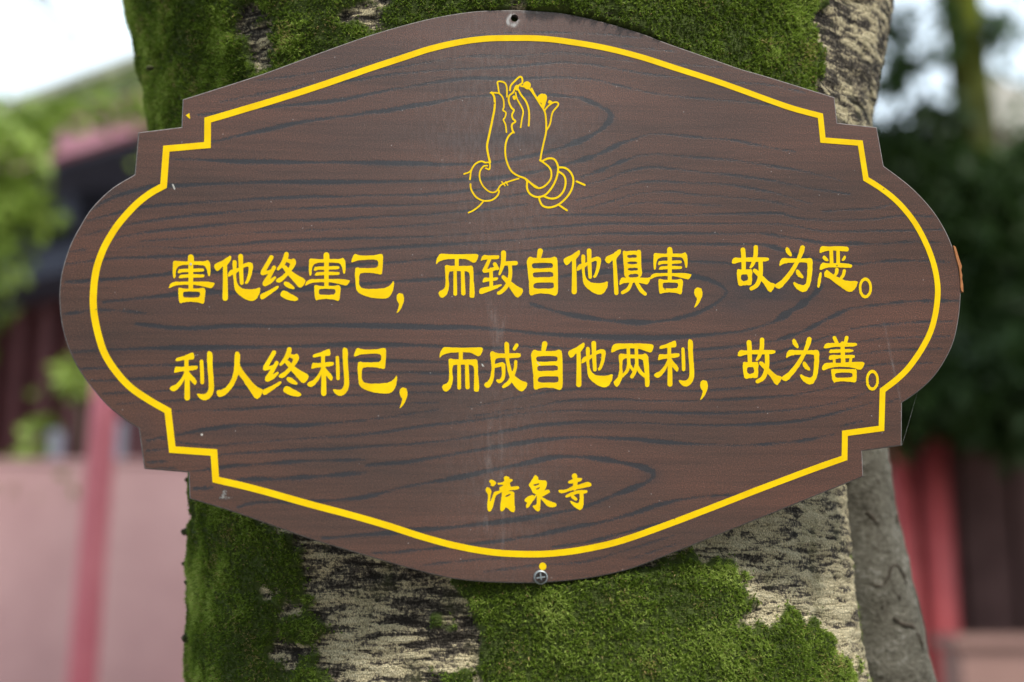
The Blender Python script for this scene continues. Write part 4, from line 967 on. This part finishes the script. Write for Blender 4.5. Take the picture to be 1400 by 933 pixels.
PT = 0.00028                                    # paint film
def poly_mesh(name, polys, mat, parent, zt=PT):
    verts = []; faces = []; info = []
    def ccw(q):                                  # photo rows run downwards, so turn every loop anticlockwise on the board
        q = np.asarray(q); x, y = q[:,0], -q[:,1]
        return q[::-1] if (x*np.roll(y,-1)-np.roll(x,-1)*y).sum() < 0 else q
    polys = [(ccw(p), [ccw(h) for h in hs]) for p, hs in polys]
    for p, hs in polys:
        fi = len(faces)
        b = len(verts); verts += [Vector(on_board(*q)) for q in p]; faces.append(list(range(b, len(verts))))
        hid = []
        for h in hs:
            b = len(verts); verts += [Vector(on_board(*q)) for q in h]; hid.append(len(faces)); faces.append(list(range(b, len(verts))))
        info.append((fi, hid))
    want = 0.0
    for p, hs in polys:
        q = np.array([on_board(*c) for c in p]); want += abs((q[:,0]*np.roll(q[:,1],-1)-np.roll(q[:,0],-1)*q[:,1]).sum())/2
    jr = random.Random(3)
    for attempt in range(12):                    # a tiny jitter frees the triangulation from chance alignments
        vv = [Vector((p.x*1000+jr.uniform(-1,1)*0.004*(attempt+1), p.y*1000+jr.uniform(-1,1)*0.004*(attempt+1))) for p in verts]
        v, e, f, ov, oe, of = delaunay_2d_cdt(vv, [], faces, 0, 1e-4)
        v = [p/1000 for p in v]
        tris = []; got = 0.0
        for t, o in zip(f, of):
            os_ = set(o)
            if any(fi in os_ and not any(h in os_ for h in hid) for fi, hid in info):
                tris.append(tuple(t)); got += abs((v[t[1]]-v[t[0]]).cross(v[t[2]]-v[t[0]]))/2
        if got <= want*1.02 and got > want*0.3: break
    else:
        print('GLYPH FAILED', name, got, want)
    used = sorted({i for t in tris for i in t}); mp = {k: i for i, k in enumerate(used)}
    V = [(v[i].x, v[i].y, zt) for i in used]; nt = len(V)
    V += [(v[i].x, v[i].y, -0.0001) for i in used]
    Fc = []; ed = {}
    for t in tris:
        a = [mp[i] for i in t]
        ar = (V[a[1]][0]-V[a[0]][0])*(V[a[2]][1]-V[a[0]][1])-(V[a[1]][1]-V[a[0]][1])*(V[a[2]][0]-V[a[0]][0])
        if ar < 0: a = a[::-1]
        Fc.append(tuple(a))
        for i in range(3):
            k = (a[i], a[(i+1) % 3])
            if (k[1], k[0]) in ed: del ed[(k[1], k[0])]
            else: ed[k] = 1
    for (a, b) in ed: Fc.append((b, a, a+nt, b+nt))
    return mesh_obj(name, V, Fc, mat, parent)

sign = bpy.data.objects.new('hanging_sign', None); link(sign); sign.empty_display_size = 0.05
sign.matrix_world = MB
sign['label'] = 'scalloped brown woodgrain sign with yellow Chinese lettering screwed to the mossy trunk'
sign['category'] = 'sign'
board = build_board(sign)

# yellow border line
bp = np.array(loop_pts(BORD, 5.0))
U = 0.955/F
bl = np.array([on_board(*p) for p in bp])
hw = U*(4.55 - 0.55*(bp[:,0]-120)/1160)
jig = 1 + 0.07*(fbm(np.column_stack([bl*180, np.zeros(len(bl))]), 4, 2)-0.5)
o_in = offset_loop(bl, -hw*jig); o_out = offset_loop(bl, hw)
nb = len(bl)
V = [(p[0],p[1],PT) for p in o_out]+[(p[0],p[1],PT) for p in o_in]+[(p[0],p[1],-0.0001) for p in o_out]+[(p[0],p[1],-0.0001) for p in o_in]
Fc = []
for i in range(nb):
    j = (i+1) % nb
    Fc += [(i, nb+i, nb+j, j)[::1], (i, j, 2*nb+j, 2*nb+i), (nb+j, nb+i, 3*nb+i, 3*nb+j)]
mesh_obj('border_line', V, Fc, M['paint'], board)

cache = {}
for key, bb in CHARS:
    if key not in cache:
        pl_ = glyph_polys(key); A = np.vstack([p for p, _ in pl_]); cache[key] = (pl_, A.min(0), A.max(0))
    polys, mn, mx = cache[key]
    if bb is not None:
        def tf(p): return (p-mn)/(mx-mn)*np.array((bb[2]-bb[0], bb[3]-bb[1])) + np.array((bb[0], bb[1]))
        polys = [(tf(p), [tf(h) for h in hs]) for p, hs in polys]
    nm = {'comma': 'comma', 'stop': 'full_stop'}.get(key, 'character')
    poly_mesh(nm, polys, M['paint'], board)
poly_mesh('praying_hands_emblem', glyph_polys('hands'), M['paint'], board)
poly_mesh('paint_dot', [(np.array(E(742,774.6,5,5.2,20)), [])], M['paint'], board)
poly_mesh('paint_fleck', [(np.array([(254,158),(259,155),(260,163),(257,161)]), [])], M['paint'], board)
poly_mesh('dried_mark', [(chaikin([(235,252),(237,252),(240,259),(238,260)],1), [])], M['residue'], board, 0.0003)
mk = simple_mat('thin_grey_mark', (0.12, 0.11, 0.105), (0.24, 0.23, 0.22), 700, 0.9)
mr_ = random.Random(12)
sp_ = [(305.5+mr_.gauss(0, 1.6), 671+10*mr_.random(), 0.9) for _ in range(26)] + [(300+18*mr_.random(), 681+mr_.gauss(0, 1.3), 0.8) for _ in range(22)]
poly_mesh('dried_mark', [(np.array(E(x, y, r_*(0.4+mr_.random()), r_*(0.5+1.2*mr_.random()), 6)), []) for x, y, r_ in sp_], mk, board, 0.0003)
poly_mesh('dried_mark', [(np.array(E(276,594.5,1.7,1.7,8)), [])], M['residue'], board, 0.0003)
poly_mesh('dried_mark', [(chaikin([(658,497),(661,499),(662,502),(659,501)],1), [])], M['residue'], board, 0.0003)
poly_mesh('dried_mark', [(np.array([(734,495),(738.5,500),(738,500.6),(733.6,495.5)]), [])], M['residue'], board, 0.0003)
poly_mesh('dried_mark', [(np.array(E(261,361.5,1.6,1.6,8)), [])], M['residue'], board, 0.0005)

# pan head screw with a cross recess
sc_c = np.array(on_board(739, 789.5)); RH = 9.7*U
scr = []
def screw():
    n = 40
    rings = [(0.0012, RH*1.0), (0.0021, RH*0.93), (0.0026, RH*0.78)]
    V = []; Fc = []
    V += [(RH*math.cos(2*math.pi*k/n), RH*math.sin(2*math.pi*k/n), -0.0001) for k in range(n)]
    for z, r in rings:
        V += [(r*math.cos(2*math.pi*k/n), r*math.sin(2*math.pi*k/n), z) for k in range(n)]
    for a in range(3):
        for k in range(n):
            j = (k+1) % n; Fc.append((a*n+k, a*n+j, (a+1)*n+j, (a+1)*n+k))
    # top with the cross cut out
    w = RH*0.11; L = RH*0.62; a0 = math.radians(8)
    cr = [(w,w),(L,w*0.8),(L,-w*0.8),(w,-w),(w*0.8,-L*0.55),(-w*0.8,-L*0.55),(-w,-w),(-L,-w*0.8),(-L,w*0.8),(-w,w),(-w*0.8,L),(w*0.8,L)]
    cr = [(x*math.cos(a0)-y*math.sin(a0), x*math.sin(a0)+y*math.cos(a0)) for x, y in cr]
    r = rings[-1][1]
    vv = [Vector((r*math.cos(2*math.pi*k/n), r*math.sin(2*math.pi*k/n))) for k in range(n)] + [Vector(c) for c in cr]
    v, e, f, ov, oe, of = delaunay_2d_cdt(vv, [], [list(range(n)), list(range(n, n+len(cr)))], 0, 1e-8)
    b = len(V); V += [(p.x, p.y, 0.0026+0.0003*(1-(p.length/r)**2)) for p in v]
    for t, o in zip(f, of):
        if 0 in o and 1 not in o: Fc.append(tuple(b+i for i in t))
    head = mesh_obj('screw', V, Fc, M['steel'], board)
    head.location = (sc_c[0], sc_c[1], 0)
    VV = [(c[0]*0.93, c[1]*0.93, 0.0012) for c in cr]+[(c[0], c[1], 0.0027) for c in cr]; m = len(cr)
    FF = [tuple(range(m))]
    FF += [(i, (i+1) % m, m+(i+1) % m, m+i) for i in range(m)]
    o = mesh_obj('screw_recess', VV, FF, M['recess'], board)
    o.location = (sc_c[0], sc_c[1], 0)
screw()

# ------------------------------------------------------------------ the tree that carries the sign
ROWS = [(y_, a_+(-3 if y_ < 100 else 4 if y_ < 200 else 12), b_+(9 if y_ < 100 else 4 if y_ < 200 else -4)) for y_, a_, b_ in [(-60,172,1228),(0,184,1217),(60,196,1207),(170,214,1190),(300,228,1178),(420,240,1168),(560,250,1160),(690,256,1161),(800,258,1173),(933,262,1188),(1000,262,1196)]]
prof = []; FLAT = 0.70
for (yy, xl, xr) in ROWS:
    a = ray(xl, yy); b_ = ray(xr, yy)
    half = a.angle(b_)/2; bis = (a+b_).normalized()
    df = (c0 - NRM*(TH+0.004) - CAM).dot(NRM)/bis.dot(NRM)
    Rr = 0.25
    for _ in range(30):                          # the trunk is a little flatter than round
        Rr = math.tan(half)*math.sqrt(df*df+2*df*FLAT*Rr)
    C = CAM + bis*(df+FLAT*Rr)
    prof.append((C.z, C.x, C.y, Rr))
prof.sort()
pr_ = np.array(prof)
zlo, zhi = pr_[0,0], pr_[-1,0]
low = pr_[0]; hi = pr_[-1]
slope_lo = (pr_[2]-pr_[0])/(pr_[2,0]-pr_[0,0])
ext = [(-0.05, low[1], low[2]+0.02, 0.46), (0.12, low[1], low[2]+0.015, 0.385), (0.5, low[1], low[2]+0.01, 0.335), (zlo-0.35, low[1], low[2]+0.005, low[3]+0.004)]
top = [(zhi+0.25, hi[1]+0.0, hi[2]-0.005, hi[3]*1.10), (zhi+0.55, hi[1], hi[2], hi[3]*1.12), (zhi+0.9, hi[1], hi[2]+0.02, hi[3]*0.8), (zhi+1.1, hi[1], hi[2]+0.02, hi[3]*0.35)]
PROF = np.array(ext + [tuple(p) for p in pr_] + top)
base = Vector((low[1], low[2]+0.02, 0))
tree = empty('mossy_tree', base, 'broad mossy tree with pale flaking bark carrying the brown sign', 'tree')

def prof_at(z):
    k = np.array([np.interp(z, PROF[:,0], PROF[:,i]) for i in (1,2,3)])
    for d in (0.03, 0.06):
        k = k + np.array([np.interp(z+d, PROF[:,0], PROF[:,i])+np.interp(z-d, PROF[:,0], PROF[:,i]) for i in (1,2,3)])
    return k/5.0

z_rows = np.concatenate([np.linspace(-0.05, 1.30, 60, endpoint=False), np.arange(1.30, 2.16, 0.0022), np.linspace(2.163, top[-1][0], 50)])
th = np.concatenate([np.linspace(-math.radians(112), math.radians(112), 440, endpoint=False), np.linspace(math.radians(112), math.radians(248), 60, endpoint=False)])
ZZ, TT = np.meshgrid(z_rows, th, indexing='ij')
cx, cy, rr = prof_at(ZZ.ravel())
tt = TT.ravel(); zz = ZZ.ravel()
nx = np.sin(tt); ny = -np.cos(tt)              # theta 0 looks at the camera
QN = np.column_stack([nx*0.3, ny*0.3, zz])
lump = (fbm(QN*np.array([9,9,5]), 11, 3)-0.5)*0.026
edge_front = np.exp(-(tt/0.5)**2)
lump *= (1-0.6*edge_front)
ridge = 1-np.abs(2*fbm(QN*np.array([18,18,95]), 12, 3)-1)
bark_rel = (ridge-0.8)*0.006 + (fbm(QN*np.array([170,170,90]), 14, 3)-0.5)*0.002
rr2 = rr + lump
P1 = np.column_stack([cx+rr2*nx, cy+rr2*ny*FLAT, zz])
px, py = project(P1)

# moss cover, read off the trunk's surface and carried on round the sides
MOSS_ADD = [
 [(-200,-400),(1105,-400),(1118,-30),(1112,0),(1105,40),(1112,80),(1118,110),(1108,135),(1100,200),(1000,260),(-200,260)],
 [(-200,560),(300,560),(370,720),(405,740),(418,770),(420,800),(404,812),(396,830),(398,850),(385,875),(372,905),(385,920),(392,1200),(-200,1200)],
 [(405,855),(420,835),(440,845),(452,860),(440,890),(420,898),(402,880)], [(395,915),(425,898),(445,920),(456,940),(450,1200),(380,1200)],
 [(600,760),(1010,760),(1012,792),(1018,818),(1020,845),(1002,852),(1006,868),(1035,860),(1060,846),(1085,842),(1110,842),(1128,858),(1138,880),(1150,905),(1168,935),(1180,1200),(655,1200),(652,905),(668,880),(655,850),(640,830),(632,805)],
 [(594,842),(606,834),(613,850),(604,865),(596,860)], [(590,920),(612,908),(640,915),(650,1200),(580,1200)],
 [(935,768),(1012,772),(1008,800),(940,800)], [(408,800),(432,808),(438,835),(425,842),(415,825)],
]
MOSS_SUB = [[(328,18),(356,12),(376,42),(382,84),(356,102),(334,70)], [(470,18),(500,4),(530,10),(536,44),(500,46)], [(505,-40),(540,-40),(530,2),(510,-2)], [(688,-10),(726,-10),(724,16),(690,16)], [(356,806),(380,812),(398,826),(388,832),(362,818)],
            [(263,690),(278,688),(275,720),(264,712)], [(820,20),(840,18),(836,34),(822,32)], [(668,-30),(760,-30),(735,4),(690,4)]]
jx = (fbm(QN*80, 31, 4)-0.5)*62; jy = (fbm(QN*80+50, 32, 4)-0.5)*62
jx += (fbm(QN*320, 35, 2)-0.5)*34; jy += (fbm(QN*320+9, 36, 2)-0.5)*34
mask = np.zeros(len(px), bool)
for p in MOSS_ADD: mask |= in_poly(px+jx, py+jy, p)
for p in MOSS_SUB: mask &= ~in_poly(px+jx*0.8, py+jy*0.8, p)
back = np.abs(tt) > math.radians(95)
mask = np.where(back, fbm(QN*12, 33, 4) > 0.47, mask)
far_lo = zz < 1.30
mask = np.where(far_lo & ~back, fbm(QN*12, 33, 4) > 0.5, mask)
nr, nc = ZZ.shape
mm = mask.reshape(nr, nc).astype(float)
for _ in range(2):
    mm = (mm + np.roll(mm,1,0)+np.roll(mm,-1,0)+np.roll(mm,1,1)+np.roll(mm,-1,1))/5
moss = mm.ravel()
mw = mm.copy()
for _ in range(10):
    mw = (mw + np.roll(mw,1,0)+np.roll(mw,-1,0)+np.roll(mw,1,1)+np.roll(mw,-1,1))/5
moss_w = np.clip(0.75*moss + 0.45*mw.ravel()**1.6, 0, 1)
mound = moss*(0.0035 + 0.006*fbm(QN*45, 34, 3))
rr3 = rr2 + bark_rel*(1-0.6*moss) + mound
P2 = np.column_stack([cx+rr3*nx, cy+rr3*ny*FLAT, zz])
# nothing of the trunk pushes through the sign
mbi = np.array(MBI)
loc = P2 @ mbi[:3,:3].T + mbi[:3,3]
big = offset_loop(outline, 0.0015)
inb = in_poly(loc[:,0], loc[:,1], big) & (loc[:,2] > -TH-0.0012)
pushed = loc.copy(); pushed[inb, 2] = -TH-0.0012
P2 = pushed @ np.array(MB)[:3,:3].T + np.array(MB)[:3,3]
idx = np.arange(nr*nc).reshape(nr, nc)
A_ = idx[:-1,:]; B_ = np.roll(idx,-1,1)[:-1,:]; C_ = np.roll(idx,-1,1)[1:,:]; D_ = idx[1:,:]
quads = np.stack([A_.ravel(), B_.ravel(), C_.ravel(), D_.ravel()], 1)
trunk = tri_mesh('trunk', P2 - np.array(base), quads, M['bark'], tree)
trunk.data.polygons.foreach_set('use_smooth', [True]*len(trunk.data.polygons))
float_attr(trunk, 'moss', moss)
tone = np.clip(0.28 + 0.34*sstep(820, 1040, px), 0, 1)
tone = np.where(py < 300, 0.22*sstep(900,1100,px)+0.12, tone)
tone = tone + 0.30*np.exp(-((px-520)/70)**2-((py-915)/45)**2) + 0.30*np.exp(-((px-550)/25)**2-((py-815)/22)**2)+0.22*np.exp(-((px-480)/30)**2-((py-860)/40)**2) + 0.3*np.exp(-((px-640)/20)**2-((py-895)/16)**2)
tone = tone + 0.35*np.exp(-((px-380)/25)**2-((py-820)/16)**2) + 0.05*np.exp(-((px-345)/20)**2-((py-60)/35)**2)+0.3*np.exp(-((px-500)/25)**2-((py-28)/16)**2)
float_attr(trunk, 'tone', np.clip(tone, 0, 1))
uvl = trunk.data.uv_layers.new(name='UVMap')
li = np.empty(len(trunk.data.loops), np.int32); trunk.data.loops.foreach_get('vertex_index', li)
uvv = np.column_stack([(tt*0.3)[li], zz[li]]).astype(np.float32)
uvl.data.foreach_set('uv', uvv.ravel())

# moss tufts: many small blades standing on the mounds
def grow_moss():
    r = np.random.default_rng(5)
    dz = np.abs(np.gradient(ZZ, axis=0)).ravel(); dth = np.abs(np.gradient(TT, axis=1)).ravel()
    area = dz*np.clip(dth,0,0.02)*rr
    view = np.column_stack([CAM.x-P2[:,0], CAM.y-P2[:,1], CAM.z-P2[:,2]])
    facing = (view[:,0]*nx+view[:,1]*ny)/np.linalg.norm(view, axis=1)
    w = area*np.clip(moss_w-0.05, 0, 1)*(zz > 1.25)*(zz < 2.25)*(np.abs(tt) < math.radians(115))
    w *= np.where(facing > -0.25, 1.0, 0.35)
    w /= w.sum()
    n = 165000
    pick = r.choice(len(w), n, p=w)
    # jitter inside the cell
    t_ = tt[pick] + (r.random(n)-0.5)*0.0095; z_ = zz[pick] + (r.random(n)-0.5)*0.0025
    rad = np.hypot(P2[pick,0]-cx[pick], (P2[pick,1]-cy[pick])/FLAT)
    N = np.column_stack([np.sin(t_), -np.cos(t_), np.zeros(n)])
    root = np.column_stack([cx[pick]+rad*N[:,0], cy[pick]+rad*N[:,1]*FLAT, z_])
    N[:,0] *= FLAT; N /= np.linalg.norm(N, axis=1, keepdims=True)
    lb = root @ mbi[:3,:3].T + mbi[:3,3]
    core = offset_loop(outline, -0.0015)
    bad = in_poly(lb[:,0], lb[:,1], core) & (lb[:,2] > -TH-0.006)
    deep = in_poly(lb[:,0], lb[:,1], offset_loop(outline, -0.02))   # far behind the sign: never seen
    ok = ~bad & ~deep
    root = root[ok]; N = N[ok]; pick = pick[ok]; n = len(root)
    axis = N + r.normal(size=(n,3))*0.35; axis[:,2] += 0.18
    axis /= np.linalg.norm(axis, axis=1, keepdims=True)
    big_n = fbm(root*38, 51, 3); big2 = fbm(root*11, 52, 2)
    K = 8
    rp = np.repeat(root, K, 0); ap = np.repeat(axis, K, 0); m = n*K
    d = ap*0.75 + r.normal(size=(m,3))*0.62; d /= np.linalg.norm(d, axis=1, keepdims=True)
    Lh = (0.0012 + 0.0019*r.random(m))*np.repeat(np.clip(0.45+2.2*(big_n-0.25), 0.4, 2.0)*(0.55+0.45*moss[pick]), K)
    s = np.cross(d, r.normal(size=(m,3))); s /= np.linalg.norm(s, axis=1, keepdims=True)
    b0 = rp + ap*(0.0016*r.random(m))[:,None] - ap*0.0006
    wd = (0.00030+0.00022*r.random(m))[:,None]
    mid = b0 + d*(Lh*0.5)[:,None]
    tip = b0 + d*Lh[:,None]; tip[:,2] -= Lh*0.10
    # keep blades from poking through the face of the sign
    lt = tip @ mbi[:3,:3].T + mbi[:3,3]
    thr = in_poly(lt[:,0], lt[:,1], outline) & (lt[:,2] > -TH-0.0004) & (lt[:,2] < 0.0004)
    keep = ~thr
    b0, mid, tip, s, wd = b0[keep], mid[keep], tip[keep], s[keep], wd[keep]; m = len(b0)
    V = np.stack([b0-s*wd, b0+s*wd, tip], 1).reshape(-1,3)
    T = (np.arange(m)*3)[:,None,None] + np.array([[0,1,2]])[None]
    o = tri_mesh('moss', V - np.array(base), T.reshape(-1,3), M['moss'], tree)
    o['kind'] = 'stuff'
    # older, browner moss high on the left and along the left flank
    pxm, pym = project(root)
    fresh = 0.16*np.exp(-((pxm-800)/200)**2-((pym-870)/90)**2)      # younger growth below the screw
    tuft = 0.16 + 0.42*r.random(n) + (big_n-0.5)*1.1 + (big2-0.5)*0.9 + fresh
    t4 = np.repeat(tuft, K)[keep] + (r.random(m)-0.5)*0.45
    brown = r.random(m) < np.repeat(0.02 + 0.25*np.clip(fbm(root*55, 57, 2)-0.62, 0, 1)*4, K)[keep]
    t4 = np.where(brown, 1.0, np.clip(t4, 0, 0.93))
    float_attr(o, 'tint', np.repeat(t4, 3))
grow_moss()

# small dark tufts and fungus lumps on the left outline
def lump_obj(pxx, pyy, rpx, seed, squash=0.7):
    r_ = ray(pxx, pyy); d = 1.135
    c = CAM + r_*d; rad = rpx/F*d
    n1, n2 = 10, 16; V = []; Fc = []
    for i in range(n1+1):
        a = math.pi*i/n1
        for j in range(n2):
            b = 2*math.pi*j/n2
            V.append((math.sin(a)*math.cos(b), math.sin(a)*math.sin(b), squash*math.cos(a)))
    V = np.array(V); V *= (0.3+1.3*fbm(V*1.9+seed*3.1, seed, 3))[:,None]
    for i in range(n1):
        for j in range(n2):
            k = (j+1) % n2; Fc.append((i*n2+j, (i+1)*n2+j, (i+1)*n2+k, i*n2+k))
    o = mesh_obj('moss_lump', V*rad, Fc, M['lump'], tree, True)
    o.location = c - base
for i, (a, b, c_) in enumerate(((257,872,8),(257,797,5),(252,771,4),(256,728,7),(205,93,5),(257,657,5))):
    lump_obj(a, b, c_, i+1)

# second, smooth grey stem rising behind the trunk
dS = 1.21
def stem_pt(px_, py_, d): return at_depth(px_, py_, d) - base
sp = [(1240,1500,dS),(1226,1100,dS),(1210,933,dS),(1182,790,dS),(1154,640,dS),(1118,450,dS),(1080,250,dS),(1050,60,dS)]
pts = [stem_pt(*s_) for s_ in sp]
pts = [Vector((pts[0].x+0.04, pts[0].y+0.02, -0.03))] + pts
stem_r = [0.07,0.05,0.044,0.0405,0.0385,0.037,0.036,0.035,0.034]
tube('grey_stem', pts, stem_r, M['stem'], tree, seg=96, noise_amp=0.004, seed=77, fine=40)
# crescent scars on it, laid on the stem's surface
def stem_surface(pxx, pyy):
    r_ = ray(pxx, pyy)
    best = None
    P = [p+base for p in pts]
    for i in range(len(P)-1):
        for k in range(30):
            q = P[i].lerp(P[i+1], k/30); R = stem_r[i]*(1-k/30)+stem_r[i+1]*k/30
            t = (q-CAM).dot(r_); dd = ((CAM+r_*t)-q).length
            if best is None or abs((CAM+r_*t).z-q.z)+dd*0.2 < best[0]: best = (abs((CAM+r_*t).z-q.z)+dd*0.2, t, dd, R)
    _, t, dd, R = best
    return CAM + r_*(t - math.sqrt(max(R*R-dd*dd, 0)))
for sc_ in ([(1190,797),(1198,801),(1208,800),(1214,790),(1219,776),(1226,772)], [(1226,772),(1234,784),(1239,800)], [(1222,845),(1234,854),(1246,856),(1254,866)], [(1246,853),(1256,870),(1263,890)], [(1184,700),(1194,708),(1202,720)], [(1190,642),(1196,652),(1202,662)], [(1212,888),(1219,894)], [(1195,905),(1201,913)], [(1226,705),(1227,722)], [(1206,828),(1208,832)],[(1228,814),(1231,820)]):
    qs = [stem_surface(*q) - base for q in sc_]
    rad = [0.0005]+[0.0013]*(len(qs)-2)+[0.0004] if len(qs) > 2 else [0.0010, 0.0005]
    tube('bark_scar', qs, rad, M['scar'], tree, seg=8, noise_amp=0.0016, seed=3+int(sc_[0][1]), fine=10)

# fork and crown above the picture
hz_ = Vector((hi[1], hi[2], hi[0]+0.45)) - base
limbs = [((-0.10,0.03,0),(-0.55,0.1,0.9),(-1.0,0.3,2.0),0.21),((0.10,0.0,0),(0.6,0.1,1.0),(0.9,-0.1,2.2),0.20),((0.0,0.08,0),(0.1,0.6,1.1),(0.3,1.1,2.2),0.16)]
for a, b, c_, r0 in limbs:
    tube('limb', [hz_+Vector(a), hz_+Vector(b), hz_+Vector(c_)], [r0, r0*0.72, r0*0.4], M['branch'], tree, seg=20, noise_amp=0.012, fine=8)
leaves_mesh('crown', [(hz_.x-1.3, hz_.y+0.5, hz_.z+2.7, 1.3,1.2,0.7),(hz_.x+1.1, hz_.y+0.2, hz_.z+2.9, 1.3,1.2,0.7),(hz_.x+0.2, hz_.y+1.6, hz_.z+3.0, 1.5,1.3,0.8)], 5200, 0.17, M['leaf_mid'], tree, 91)

# ------------------------------------------------------------------ small things caught on the sign
def strip_between(name, px_poly, depth_off, thick, mat):
    pts2 = [Vector((*on_board(*p), -depth_off)) for p in px_poly]
    n = len(pts2); V = [MB @ p for p in pts2] + [MB @ (p - Vector((0,0,thick))) for p in pts2]
    Fc = [tuple(range(n))[::-1], tuple(range(n, 2*n))] + [(i, (i+1) % n, n+(i+1) % n, n+i) for i in range(n)]
    b = V[0].copy()
    o = mesh_obj(name, [v-b for v in V], Fc, mat); o.location = b
    return o
ch = strip_between('bark_chip', [(1303,336),(1306,338),(1309,348),(1312.5,359),(1314.5,364),(1313.5,370),(1315,376),(1314.8,382),(1316.2,390),(1316.5,400),(1314,398),(1312.8,394),(1312.5,382),(1310.5,366),(1306.5,352)], -0.0008, 0.0036, M['orange_bark'])
ch['label'] = 'thin orange brown flake of bark wedged behind the sign edge'; ch['category'] = 'bark flake'
def thread(a, b, sag, label):
    A = MB @ Vector((*on_board(*a), 0.0006)); B = MB @ Vector((*on_board(*b), -0.012)); mid = A.lerp(B, 0.5) + Vector((0,0,-sag*0.1))
    o = tube('cobweb_thread', [Vector((0,0,0)), mid-A, B-A], [0.00002]*3, M['web'], None, seg=5, fine=8)
    o.location = A; o['label'] = label; o['category'] = 'cobweb'
thread((1233,609), (1264,531), 0.0015, 'fine spider thread strung between corner and round end of the sign')
